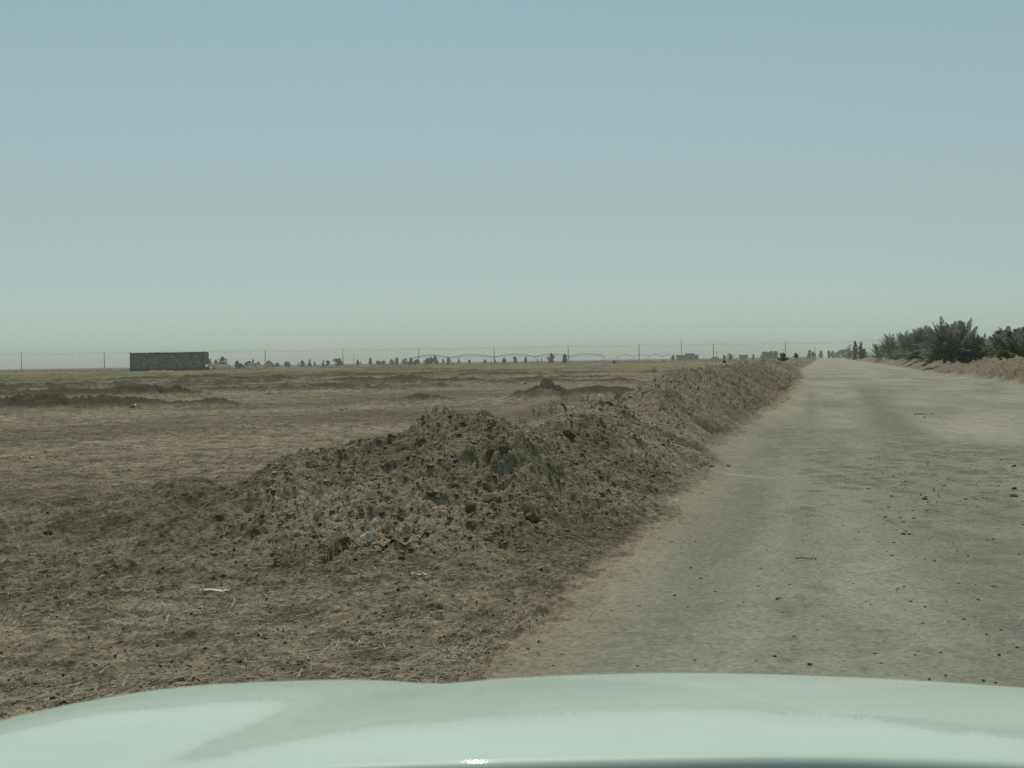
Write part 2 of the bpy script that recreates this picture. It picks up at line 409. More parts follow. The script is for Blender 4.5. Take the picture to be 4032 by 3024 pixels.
# the road: compacted pale dust with darker worn lanes, tan dust along the banks
xl = np.interp(Y, EDGE_L[:, 0], EDGE_L[:, 1]); xr = np.interp(Y, EDGE_R[:, 0], EDGE_R[:, 1])
wob = .16 * fbm(X, Y, 1.1, 241, 4, .6) * np.clip(Y / 14, .8, 2.0)
fl = (X - xl + wob * 1.5)
along = fbm((X - .2 * Y) * 1.0, Y * .16, 1.15, 251, 4, .55)
patch = fbm(X, Y * .3, 2.6, 261, 5, .6)
grit = fbm(X, Y * .5, .22, 271, 5, .75)
cr = lerp(np.tile(ROADC, (len(X), 1)), ROAD_LT, np.clip(.18 + .8 * along + .9 * patch + .9 * grit, 0, 1))
cr = lerp(cr, ROAD_DK, np.clip(-.02 - .75 * along - 1.0 * patch + .9 * grit, 0, .85))
dk = np.exp(-(((X - .95 - .21 * (Y - 9.5)) / .5) ** 2)) * np.clip((Y - 7) / 2, 0, 1) * np.clip((46 - Y) / 25, 0, 1)
cr = lerp(cr, ROAD_DK * C3(.93, .97, .98), np.clip(dk * (.60 + 1.0 * patch + .5 * grit), 0, .75))
for (a0, b0, k0, wd0, st) in ((3.25, .22, 10.5, .55, .55), (1.9, .195, 10, .22, .3), (4.6, .2, 14, .3, .3)):   # wheel lanes
    dl = np.exp(-(((X - a0 - b0 * (Y - k0)) / wd0) ** 2)) * np.clip((120 - Y) / 60, 0, 1)
    cr = lerp(cr, ROAD_DK, np.clip(dl * (st + .8 * patch + .5 * grit), 0, .7))
gv = np.exp(-((X - .27 * Y) / 1.6) ** 2) * np.exp(-((Y - 21) / 5.5) ** 2)
cr = lerp(cr, ROAD_DK * .8, np.clip(gv * (-.05 + 2.6 * grit + .9 * patch), 0, .75))
dustw = np.clip(1 - fl / (.38 + .04 * np.clip(Y, 0, 30)), 0, 1)
cr = lerp(cr, TAN, dustw * .75)
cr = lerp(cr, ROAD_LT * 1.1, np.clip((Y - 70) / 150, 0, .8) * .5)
sl = np.abs((Y - 21.6) + 1.45 * (X - 2.3)) / .16
cr = lerp(cr, C3(.42, .38, .26), np.clip(1.2 - sl, 0, 1) * np.clip((3.5 - X) / .3, 0, 1) * .8)
t = np.clip(fl / .14, 0, 1) * np.clip((xr - X + wob) / .3, 0, 1)
t = np.clip(t + .5 * (n3) * (t > 0) * (t < 1), 0, 1) * (1 - np.clip((np.maximum(BL, BR) - .05) / .06, 0, 1))
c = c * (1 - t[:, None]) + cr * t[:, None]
c = np.clip(c, .02, .8).astype(np.float32)

V = np.stack([X, Y, Z], 1)
ii = (np.arange(NR - 1)[:, None] * NA + np.arange(NA)[None, :])
jj = (np.arange(NR - 1)[:, None] * NA + (np.arange(NA)[None, :] + 1) % NA)
Fq = np.stack([ii, jj, jj + NA, ii + NA], -1).reshape(-1, 4)
cl = np.zeros(len(X), dtype=np.int8)
inroad = (X - xl > 0) & (X < xr)
cl[inroad] = 1
lb = (BL > .035)
split1, split2 = 18.3 , 24.0
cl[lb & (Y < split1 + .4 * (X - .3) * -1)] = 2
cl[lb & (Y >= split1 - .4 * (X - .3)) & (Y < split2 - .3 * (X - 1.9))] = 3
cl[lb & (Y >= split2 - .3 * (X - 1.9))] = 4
cl[(BR > .035)] = 5
fc = cl[Fq[:, 0]]
M_SOIL = soil_mat('dry_clay_soil')
M_ROAD = soil_mat('dusty_road_surface', fine=(.66, 1.34), s1=26, s2=90, bump=.8, dist=.010, broad=.07)
defs = {0: ('ground', None, None, M_SOIL), 1: ('road', None, None, M_ROAD),
        2: ('dirt_mound', 'nearest and largest mound of crumbly brown clods at the left edge of the dirt road', 'dirt mound', M_SOIL),
        3: ('dirt_mound', 'middle mound of crumbly soil with a white cup on top, behind the nearest mound', 'dirt mound', M_SOIL),
        4: ('earth_bank', 'long low earth bank running into the distance along the left edge of the road', 'earth bank', M_SOIL),
        5: ('earth_bank', 'tan crumbly earth bank along the right side of the road in front of the palms', 'earth bank', M_SOIL)}
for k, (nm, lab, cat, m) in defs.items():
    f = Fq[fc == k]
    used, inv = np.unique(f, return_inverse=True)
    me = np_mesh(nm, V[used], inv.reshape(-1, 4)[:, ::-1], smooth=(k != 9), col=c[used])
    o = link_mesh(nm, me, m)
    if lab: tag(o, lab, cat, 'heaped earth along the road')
    else: tag(o, kind='structure')
del V, Fq, ii, jj

# ------------------------------------------------------------------ loose crumbs of soil, pebbles, straw (uncountable)
def ico():
    t = (1 + 5 ** .5) / 2
    v = np.array([(-1, t, 0), (1, t, 0), (-1, -t, 0), (1, -t, 0), (0, -1, t), (0, 1, t), (0, -1, -t), (0, 1, -t), (t, 0, -1), (t, 0, 1), (-t, 0, -1), (-t, 0, 1)], float)
    v /= np.linalg.norm(v[0])
    f = np.array([(0, 11, 5), (0, 5, 1), (0, 1, 7), (0, 7, 10), (0, 10, 11), (1, 5, 9), (5, 11, 4), (11, 10, 2), (10, 7, 6), (7, 1, 8), (3, 9, 4), (3, 4, 2), (3, 2, 6), (3, 6, 8), (3, 8, 9), (4, 9, 5), (2, 4, 11), (6, 2, 10), (8, 6, 7), (9, 8, 1)])
    return v, f

def scatter_crumbs(name, x, y, s, base, var, mat, sink=.25, flat=.7):
    v, f = ico(); n = len(x)
    z = H(x, y)
    V = v[None] * (1 + rng.uniform(-.32, .32, (n, 12, 1))) * s[:, None, None] * rng.uniform(.6, 1.35, (n, 1, 3)) * np.array([1, 1, flat])
    th = rng.uniform(0, 6.28, n); cz, sz = np.cos(th)[:, None], np.sin(th)[:, None]
    V = np.stack([V[..., 0] * cz - V[..., 1] * sz + x[:, None], V[..., 0] * sz + V[..., 1] * cz + y[:, None], V[..., 2] + (z + s * sink)[:, None]], -1)
    Fa = (f[None] + (np.arange(n) * 12)[:, None, None]).reshape(-1, 3)
    col = base[None] * (1 + rng.uniform(-var, var, (n, 1)))
    col = np.repeat(col, 12, 0)
    me = np_mesh(name, V.reshape(-1, 3), Fa, False, col)
    return link_mesh(name, me, mat)

def bank_points(n, ylo, yhi, pw=1.4):
    out = []
    while sum(len(o) for o in out) < n:
        y = ylo + (yhi - ylo) * rng.random(n * 2) ** pw; x = np.interp(y, EDGE_L[:, 0], EDGE_L[:, 1]) - rng.random(n * 2) * 4.4
        L = macro(x.astype(np.float32), y.astype(np.float32))[1]
        k = rng.random(n * 2) < np.clip(L / .12, 0.0, 1)
        out.append(np.stack([x[k], y[k]], 1))
    return np.concatenate(out)[:n].astype(np.float32)
P = bank_points(30000, 11.8, 44)
s = (.007 + .024 * rng.random(len(P)) ** 4).astype(np.float32)
tag(scatter_crumbs('soil_clods', P[:, 0], P[:, 1], s, np.array([.265, .225, .15]), .5, M_SOIL, .05, .42), kind='stuff')
n = 26000
y = (6.8 + 26 * rng.random(n) ** 1.8).astype(np.float32); x = (rng.uniform(-.40, .16, n) * y).astype(np.float32)
k = x < np.interp(y, EDGE_L[:, 0], EDGE_L[:, 1]) + .05
x, y = x[k], y[k]
s = (.003 + .010 * rng.random(len(x)) ** 6).astype(np.float32)
tag(scatter_crumbs('soil_crumbs', x, y, s, np.array([.20, .168, .11]), .35, M_SOIL), kind='stuff')
n = 9000
y = (7 + 70 * rng.random(n) ** 1.7).astype(np.float32)
xl_ = np.interp(y, EDGE_L[:, 0], EDGE_L[:, 1]); x = (xl_ + rng.random(n) * (y * .36 - xl_)).astype(np.float32)
dens = fbm(x, y * .5, 2.2, 301, 3)
zone = np.exp(-((x / y - .27) / .07) ** 2) * np.exp(-((y - 19) / 8) ** 2)
k = rng.random(n) < np.clip(.10 + .5 * dens + 1.0 * zone, .02, 1)
x, y = x[k], y[k]
s = ((.002 + .009 * rng.random(len(x)) ** 5) * (1 + 1.0 * zone[k])).astype(np.float32)
tag(scatter_crumbs('road_pebbles', x, y, s, np.array([.18, .172, .13]), .45, M_SOIL, .2, .55), kind='stuff')

M_STRAW = simple_mat('dry_straw', (.42, .36, .23), .7, .25, 20, attr=True)
def scatter_straw(name, x, y, ln, wd, mat):
    n = len(x); z = H(x, y) + .018
    th = rng.normal(.5, .9, n); el = np.abs(rng.normal(.0, .14, n)); bend = rng.normal(0, .18, n)
    V = []; F = []
    d = np.stack([np.cos(th) * np.cos(el), np.sin(th) * np.cos(el), np.sin(el)], 1)
    p = np.stack([-np.sin(th), np.cos(th), np.zeros(n)], 1)
    P0 = np.stack([x, y, z], 1)
    rings = []
    for t in (0, .5, 1):
        cpt = P0 + d * (ln * t)[:, None] + p * (bend * ln * t * (1 - t))[:, None]
        w = wd * (1 - .5 * t)
        a = cpt + p * w[:, None]; b = cpt - p * w[:, None]; e = cpt + np.array([0, 0, 1.]) * (w * 1.2)[:, None]
        rings.append(np.stack([a, e, b], 1))
    V = np.concatenate(rings, 1).reshape(-1, 3)  # 9 per straw
    b9 = (np.arange(n) * 9)[:, None]
    fs = []
    for k in (0, 3):
        for i in range(3):
            j = (i + 1) % 3
            fs.append(np.concatenate([b9 + k + i, b9 + k + j, b9 + k + 3 + j, b9 + k + 3 + i], 1))
    F = np.concatenate(fs, 0)
    tone = rng.uniform(.45, 1.15, (n, 1)); col = np.repeat(np.array([[.60, .54, .38]]) * tone, 9, 0)
    return link_mesh(name, np_mesh(name, V, F, False, col), mat)
n = 6500
y = (7.3 + 9 * rng.random(n) ** 2.0).astype(np.float32); x = (rng.uniform(-.36, .06, n) * y).astype(np.float32)
k = (x < np.interp(y, EDGE_L[:, 0], EDGE_L[:, 1]) - .05) & (rng.random(n) < np.clip(.35 + 1.8 * fbm(x, y, 1.6, 311, 3) + .5 * np.exp(-((x + 1.2) / 1.0) ** 2), .05, 1))
x, y = x[k], y[k]
tag(scatter_straw('straw_litter', x, y, (.02 + .11 * rng.random(len(x)) ** 2.2), (.0018 + .0020 * rng.random(len(x))), M_STRAW), kind='stuff')

# ------------------------------------------------------------------ single lumps of earth
M_CLOD = simple_mat('clod_clay', (.165, .138, .090), .97, .28, 14, .9, spec=.1)
def lump(name, p, size, label, seed, group=None, cat='clod', mat=None, squash=(1, .8, .65)):
    r = np.random.default_rng(seed)
    import bmesh
    bm = bmesh.new(); bmesh.ops.create_icosphere(bm, subdivisions=4, radius=1)
    co = np.array([v.co for v in bm.verts])
    dirs = r.normal(size=(16, 3)); dirs /= np.linalg.norm(dirs, axis=1)[:, None]; off = r.uniform(.62, .98, 16)
    pr = co @ dirs.T; sc = np.min(np.where(pr > .05, off[None] / np.maximum(pr, .05), 9), axis=1)
    rad_ = np.minimum(sc, 1.15)
    nz = fbm((co[:, 0] * 1.7 + co[:, 2]).astype(np.float32), (co[:, 1] * 1.7 - co[:, 2]).astype(np.float32), .35, seed, 4, .6)
    rad_ = rad_ * (1 + .22 * nz)
    for v, k, q in zip(bm.verts, rad_, co): v.co = Vector(q * k * np.array(squash)) * size
    me = bpy.data.meshes.new(name); bm.to_mesh(me); bm.free()
    smooth_all(me)
    o = link_mesh(name, me, mat or M_CLOD); o.location = (p.x, p.y, p.z + size * .18); o.rotation_euler = (r.uniform(-.4, .1), r.uniform(-.3, .3), r.uniform(0, 6))
    return tag(o, label, cat, group)
CL = [(1940, 1985, .20, 'large flat sided clod halfway up the near face of the nearest mound'),
      (2085, 2075, .27, 'largest dark hollow sided clod low on the right face of the nearest mound'),
      (1985, 1820, .13, 'tilted dark clod below the peak of the nearest mound, right of centre'),
      (1940, 1790, .10, 'thin slab of clay sticking out just under the peak of the nearest mound'),
      (1790, 1905, .16, 'broad pale clod on the upper left of the near face of the nearest mound'),
      (2130, 1960, .14, 'dark wedge shaped clod on the right shoulder of the nearest mound'),
      (1700, 1960, .11, 'rounded clod at the left middle of the nearest mound'),
      (1590, 2040, .11, 'pale lump on the lower left slope of the nearest mound'),
      (1850, 2030, .12, 'cracked clod left of the largest hollow clod on the nearest mound'),
      (1700, 2115, .13, 'dark clod right above the twisted strip at the foot of the nearest mound'),
      (2120, 2130, .09, 'small dark clod fallen at the foot under the largest hollow clod'),
      (2235, 1735, .22, 'big rounded clod on the near face of the middle mound'),
      (2235, 1835, .11, 'pointed dark clod low on the near face of the middle mound'),
      (2310, 2010, .12, 'long dark clod on the lower right face of the nearest mound'),
      (2420, 1985, .09, 'small clod near the road edge on the right face of the nearest mound'),
      (1340, 2150, .16, 'dark clod left of the crumpled white cup'),
      (1560, 2155, .10, 'blocky dark clod between the crumpled white cup and the twisted strip'),
      (1290, 2182, .11, 'dark clod at the left front toe of the nearest mound'),
      (1012, 2180, .085, 'single square dark clod lying on flat soil left of the nearest mound'),
      (190, 2112, .12, 'dark clod on the low hummock at the far left of the field'),
      (1330, 1875, .09, 'dark clod at the left end of the nearest mound crest'),
      (1560, 2640, .05, 'small black clod on the soil just in front of the car hood'),
      (1395, 1975, .07, 'little clod on the upper left apron of the nearest mound'),
      (2090, 1700, .10, 'clod on the saddle between the nearest and the middle mound')]
for i, (px, py, s_, lab) in enumerate(CL):
    lump('soil_clod', hit(px, py) - Vector((0, 0, s_ * .12)), s_ * .55, lab, 500 + i, 'clods of earth on and around the mounds')
ST = [(2803, 1843, .055, 'dark stone on the road at the end of the pale sand streak'), (2868, 1836, .05, 'flat stone on the road at the right end of the pale sand streak'),
      (3990, 1838, .07, 'dark stone standing near the right edge of the photo on the road'), (3991, 1928, .06, 'dark stone on the road below the one near the right photo edge'),
      (3990, 1958, .07, 'wide flat dark stone on the road at the right photo edge'), (3640, 1968, .055, 'dark stone at the lower end of the gravel patch on the road'),
      (3060, 2365, .025, 'small black pebble on the road far left of the pale scuffed spot'), (3190, 2625, .025, 'black pebble on the road close to the car hood')]
M_STONE = simple_mat('dark_stone', (.075, .075, .065), .9, .3, 20, .5, spec=.2)
for i, (px, py, s_, lab) in enumerate(ST):
    lump('stone', hit(px, py), s_ * .6, lab, 700 + i, 'stones on the road', 'stone', M_STONE, (1.2, .8, .5))

# ------------------------------------------------------------------ litter and dry plants
M_WHITE = simple_mat('white_plastic', (.84, .80, .69), .35, .08, 30, spec=.5)
M_PALE = simple_mat('weathered_white_plastic', (.62, .62, .54), .5, .15, 30)
M_BARK = simple_mat('grey_dry_bark', (.33, .28, .19), .9, .3, 30, .6)
M_TWIG = simple_mat('dry_twig', (.135, .105, .068), .9, .3, 30)
M_LOG = simple_mat('old_palm_log', (.15, .12, .08), .95, .35, 25, .8)

def cup(p, s, label, tilt, mat=M_WHITE):
    e = empty('crumpled_cup', p + Vector((0, 0, s * .55)), label, 'cup')
    e.rotation_euler = tilt
    prof = [(s * .02, -s * .75), (s * .42, -s * .72), (s * .5, -s * .5), (s * .58, 0), (s * .66, s * .55), (s * .72, s * .62), (s * .66, s * .60), (s * .5, -s * .2), (s * .36, -s * .62), (.001, -s * .64)]
    b = MB().lathe(prof, 28)
    r = random.Random(int(s * 1e5))
    b.v = [(x * (1 + .10 * math.sin(5 * math.atan2(y, x) + z / s * 3)), y * (.80 + .12 * math.sin(3 * math.atan2(y, x) + 1)), z) for x, y, z in b.v]
    b.build('cup_wall', mat, e, True)
    q = MB().lathe([(s * .70, s * .58), (s * .77, s * .60), (s * .77, s * .67), (s * .70, s * .68)], 28)
    q.v = [(x * (1 + .06 * math.sin(4 * math.atan2(y, x))), y * .86, z) for x, y, z in q.v]
    q.build('rim', mat, e, True)
    return e
p = hit(1442, 2165); cup(p + Vector((0, -.03, .03)), .062, 'crumpled translucent white cup lying at the foot of the nearest mound', (1.35, .3, .8))
q = Vector((at(2362, 20.3), 20.3, float(H(at(2362, 20.3), 20.3)[0]) + .036)); cup(q, .066, 'white cup lying on top of the middle mound', (.9, .3, .4))

def flat_piece(px, py, L, W, label, mat, cat, name, rz=0.1, curl=.3, seed=1):
    p = hit(px, py); r = random.Random(seed); n = 18; m = 7; V = []; F = []
    for i in range(n + 1):
        t = i / n; wd = W * (.35 + .65 * math.sin(math.pi * min(1, t * .9 + .08)) ** .6)
        for j in range(m):
            u = j / (m - 1) * 2 - 1
            V.append(((t - .5) * L, u * wd / 2, curl * W * (u * u) * .6 + .012 + .006 * math.sin(9 * t + 3 * u) + curl * L * .10 * (2 * t - 1) ** 2))
    for i in range(n):
        for j in range(m - 1):
            a = i * m + j; F.append((a, a + m, a + m + 1, a + 1))
    nv = len(V); V += [(x, y, z - .004) for x, y, z in V]; F += [tuple(nv + q for q in f[::-1]) for f in F]
    me = bpy.data.meshes.new(name); me.from_pydata(V, [], F); me.update(); smooth_all(me)
    o = link_mesh(name, me, mat); o.location = p + Vector((0, 0, .008)); o.rotation_euler = (0, 0, rz)
    return tag(o, label, cat)

def bottle(px, py, L, label):
    p = hit(px, py); e = empty('flattened_bottle', p + Vector((0, 0, .022)), label, 'plastic bottle', rz=-.08)
    prof = [(.001, -L * .5), (L * .09, -L * .5), (L * .12, -L * .46), (L * .115, -L * .2), (L * .125, 0), (L * .115, L * .2), (L * .10, L * .3), (L * .05, L * .40), (L * .042, L * .45)]
    b = MB().lathe(prof, 26, 'X'); b.v = [(x, y * 1.35, z * .36 + .006 * math.sin(x / L * 22)) for x, y, z in b.v]
    b.build('bottle_body', M_PALE, e, True)
    c_ = MB().lathe([(.001, L * .49), (L * .05, L * .49), (L * .055, L * .45), (L * .05, L * .43)], 18, 'X'); c_.v = [(x, y * 1.1, z * .6) for x, y, z in c_.v]
    c_.build('cap', M_PALE, e, True)
bottle(857, 2348, .185, 'flattened white plastic bottle on the bare soil left of the car nose')
flat_piece(1665, 2294, .075, .03, 'curled white plastic scrap on soil in front of the nearest mound', M_WHITE, 'litter', 'plastic_scrap', .15, .5)
flat_piece(1625, 2288, .025, .03, 'small torn white flake beside the curled white scrap', M_WHITE, 'litter', 'plastic_scrap', .9, .5)
flat_piece(121, 1812, .12, .10, 'white scrap on the flat field at the far left', M_WHITE, 'litter', 'plastic_scrap', .1, .3)
flat_piece(525, 1606, .22, .2, 'white scrap under the second dark furrow ridge, left field', M_WHITE, 'litter', 'plastic_scrap', -.5, .5)
flat_piece(1058, 1553, .32, .2, 'pale scrap between the furrow ridges right of the dark building', M_PALE, 'litter', 'plastic_scrap', .1, .4)
flat_piece(1345, 1618, .2, .1, 'dark stick lying on the field left of the nearest mound peak', M_TWIG, 'stick', 'stick', .7, .3)
flat_piece(1065, 1596, .16, .12, 'pale flake at the right end of the long dark furrow ridge', M_PALE, 'litter', 'plastic_scrap', .1, .4)
flat_piece(2066, 1513, .3, .25, 'white scrap on top of the small heap behind the middle mound', M_WHITE, 'litter', 'plastic_scrap', .6, .5)
flat_piece(3638, 1646, .11, .10, 'tiny white scrap on the road below the dark stick', M_WHITE, 'litter', 'plastic_scrap', .1, .4)
flat_piece(3120, 1523, .35, .25, 'white scrap at the left road edge far down the road', M_WHITE, 'litter', 'plastic_scrap', .1, .4)
flat_piece(130, 2202, .045, .012, 'small pale husk on soil near the left photo edge', M_STRAW if False else M_PALE, 'husk', 'husk', .2, .3)

def strip(pts_px, w, label, name, cat, mat, lift=.02):
    P = [hit(a, b) for a, b in pts_px]; V = []; F = []; n = 26
    for q in P: q.z = 0.15 * q.z + .85 * (float(macro(np.array([q.x], dtype=np.float32), np.array([q.y], dtype=np.float32))[0][0]) + .04)
    for i in range(n + 1):
        t = i / n * (len(P) - 1); k = min(int(t), len(P) - 2); q = P[k].lerp(P[k + 1], t - k)
        ww = w * (.5 + .5 * abs(math.sin(math.pi * i / n)) ** .5) * (1 + .3 * math.sin(i * 1.7)); tw = math.sin(i * .5) * .5
        zz = q.z + lift + .012 * math.sin(i * .9)
        for j in range(5):
            u = j / 4 * 2 - 1
            V.append((q.x, q.y + u * ww * .5 * math.cos(tw), zz + u * ww * .5 * math.sin(tw) + .01 * (1 - u * u)))
    m = 5
    for i in range(n):
        for j in range(m - 1):
            a = i * m + j; F.append((a, a + m, a + m + 1, a + 1))
    nv = len(V); V += [(x, y, z - .01) for x, y, z in V]; F += [tuple(nv + q for q in f[::-1]) for f in F]
    me = bpy.data.meshes.new(name); me.from_pydata(V, [], F); me.update(); smooth_all(me)
    return tag(link_mesh(name, me, mat), label, cat)
strip([(1462, 2182), (1530, 2174), (1600, 2178), (1650, 2160), (1700, 2130)], .07, 'twisted strip of dry grey bark lying at the foot of the nearest mound', 'bark_strip', 'bark strip', M_BARK, .035)

def stick(px0, py0, px1, py1, r, label, name='stick', cat='stick', y=None, mat=None, rise=0.01):
    a = hit(px0, py0); b = hit(px1, py1)
    if y: a = Vector((at(px0, y), y, z_of(px0, py0, y))); b = Vector((at(px1, y), y, z_of(px1, py1, y)))
    else: a.z += rise; b.z += rise
    pts = [a.lerp(b, t) + Vector((0, 0, 1.2 * r * math.sin(7 * t))) for t in (0, .2, .4, .6, .8, 1)]
    return tag(MB().tube(pts, [r, r * .95, r * 1.05, r * .9, r * .8, r * .5], 7).build(name, mat or M_TWIG, None, True), label, cat)
# dead palm log lying over the far side of the middle mound, and sticks
P = [Vector((a, b, float(macro(np.array([a], dtype=np.float32), np.array([b], dtype=np.float32))[0][0]) + .03)) for a, b in ((1.10, 20.2), (1.28, 20.5), (1.44, 20.85), (1.58, 21.2), (1.70, 21.6))]
tag(MB().tube(P, [.020, .030, .034, .030, .016], 14).build('palm_log', M_LOG, None, True), 'dark curved dead palm log lying over the top of the middle mound', 'log')
stick(1362 * 1.0, 2135, 1436, 2180, .008, 'pale reed leaning beside the crumpled white cup', mat=M_STRAW if False else M_BARK)
stick(2208, 1590, 2245, 1630, .018, 'straight dark stick poking up left of the middle mound', y=22.5)
stick(2215, 1895, 2256, 1868, .012, 'thin dark twig sticking out of the gap between the two mounds', y=16.2)
stick(3598, 1634, 3676, 1632, .012, 'dark stick lying on the road far right')
stick(1150, 2140, 1250, 2118, .006, 'thin pale stalk on the soil left of the mound')
stick(3135, 2208, 3215, 2206, .004, 'thin dark twig lying across the middle of the road')
stick(1395, 1972, 1412, 1940, .012, 'short dry stub standing on the left slope of the nearest mound', y=15.6)
stick(700, 2060 + 30, 560, 2075 + 40, .006, 'thin dry stalk on the soil at the left')

def tuft(p, n, h, lean, label, name='dry_tuft', cat='dry plant', mat=None, spread=.12, r0=.006, seed=1, group=None, curve=.3):
    r = random.Random(seed); e = empty(name, p, label, cat, group)
    b = MB()
    for i in range(n):
        az = r.uniform(0, 6.28); el = r.uniform(.1, lean); L = h * r.uniform(.55, 1.0)
        o = Vector((r.gauss(0, spread * .4), r.gauss(0, spread * .4), -.03)); d = Vector((math.cos(az) * math.sin(el), math.sin(az) * math.sin(el), math.cos(el)))
        pts = []
        for t in (0, .33, .66, 1): pts.append(o + d * (L * t) + Vector((math.cos(az), math.sin(az), -.6)) * (curve * L * t * t * .5))
        b.tube(pts, [r0, r0 * .9, r0 * .7, r0 * .3], 4)
    b.build('stems', mat or M_TWIG, e)
    return e
def tuft_px(px, py, n, h, lean, label, **k):
    return tuft(hit(px, py), n, h, lean, label, **k)
def on(px, y): return Vector((at(px, y), y, float(H(at(px, y), y)[0])))
tuft(on(1745, 15.3), 11, .15, .5, 'tuft of broken reed stubs on the left of the nearest mound peak', mat=M_BARK, spread=.2, r0=.010, seed=3, curve=.15)
tuft(on(1795, 15.2), 7, .17, .5, 'small tuft of broken reed stubs just left of the nearest mound peak', mat=M_BARK, spread=.14, r0=.009, seed=8, curve=.5)
M_WEED = simple_mat('dry_weed', (.17, .135, .085), .9, .3, 30)
def weed(p, h, label, seed, mat=None, n=7, name='dead_weed', cat='dead weed', group='thin dead weeds by the mounds', r0=.005):
    r = random.Random(seed); e = empty(name, p, label, cat, group); b = MB()
    def br(o, d, L, rad_, dep):
        mid = o + d * L * .5 + Vector((r.gauss(0, .03), r.gauss(0, .03), 0)) * L; end = o + d * L
        b.tube([o, mid, end], [rad_, rad_ * .8, rad_ * .5], 4, False)
        if dep:
            for k in range(3):
                q = (d + Vector((r.gauss(0, .45), r.gauss(0, .45), r.gauss(0, .2)))).normalized()
                br(o + d * L * r.uniform(.3, .95), q, L * r.uniform(.4, .7), rad_ * .6, dep - 1)
    for i in range(n):
        d = Vector((r.gauss(0, .45), r.gauss(0, .3), 1)).normalized(); br(Vector((r.gauss(0, .05), r.gauss(0, .05), -.03)), d, h * r.uniform(.5, .8), r0, 2)
    b.build('branches', mat or M_WEED, e)
weed(hit(1390, 1868), .30, 'thin dead weed behind the left slope of the nearest mound', 1, n=3, r0=.003)
weed(hit(2110, 1660), .5, 'dead weed in the dip left of the middle mound', 2)
weed(hit(2180, 1640), .55, 'spreading dead weed touching the left slope of the middle mound', 3)
weed(hit(2300, 1590), .5, 'dead weed standing just left of the white cup', 4)
weed(hit(2440, 1600), .4, 'dead weed standing just right of the white cup', 5)
weed(hit(2575, 1475), .9, 'thin dark weed sticking up on the bank far behind the white cup', 6, M_TWIG, r0=.012)
weed(hit(1300, 1845), .35, 'faint dead weed on the flat field left of the mound', 7, n=3, r0=.003)
weed(hit(2050, 1690), .3, 'short dead weed on the saddle behind the nearest mound peak', 8)
# flattened grass clump close to the car
g_e = tuft(hit(1985, 2462), 60, .16, 1.4, 'flattened clump of grey dead grass at the soil edge in front of the car', name='grass_clump', cat='grass clump', mat=M_BARK, spread=.35, r0=.0020, seed=12, curve=.8)
stick(1988, 2383, 2035, 2385, .006, 'thin dark twig on top of the grass clump')
stick(2078, 2450, 2115, 2487, .0022, 'bright broken stalk at the right of the grass clump', mat=M_PALE)
stick(2042, 2488, 2092, 2458, .0019, 'pale stalk crossing the grass clump', mat=M_PALE)
stick(1060, 2560, 1172, 2598, .0019, 'long pale curved straw on the soil left of the car nose', mat=M_PALE)
stick(1650, 2584, 1705, 2581, .0022, 'short pale straw pair on soil just before the hood', mat=M_PALE)
stick(1190, 2655, 1160, 2688, .0022, 'pale straw touching the hood line at the left', mat=M_PALE)
stick(1260, 2600, 1310, 2560, .0019, 'slanted pale straw on soil before the hood, middle left', mat=M_PALE)
stick(205, 2535, 258, 2518, .0019, 'slanted pale straw on soil at the far left', mat=M_PALE)
stick(366, 2615, 400, 2642, .0019, 'pale straw on soil left, near the hood', mat=M_PALE)

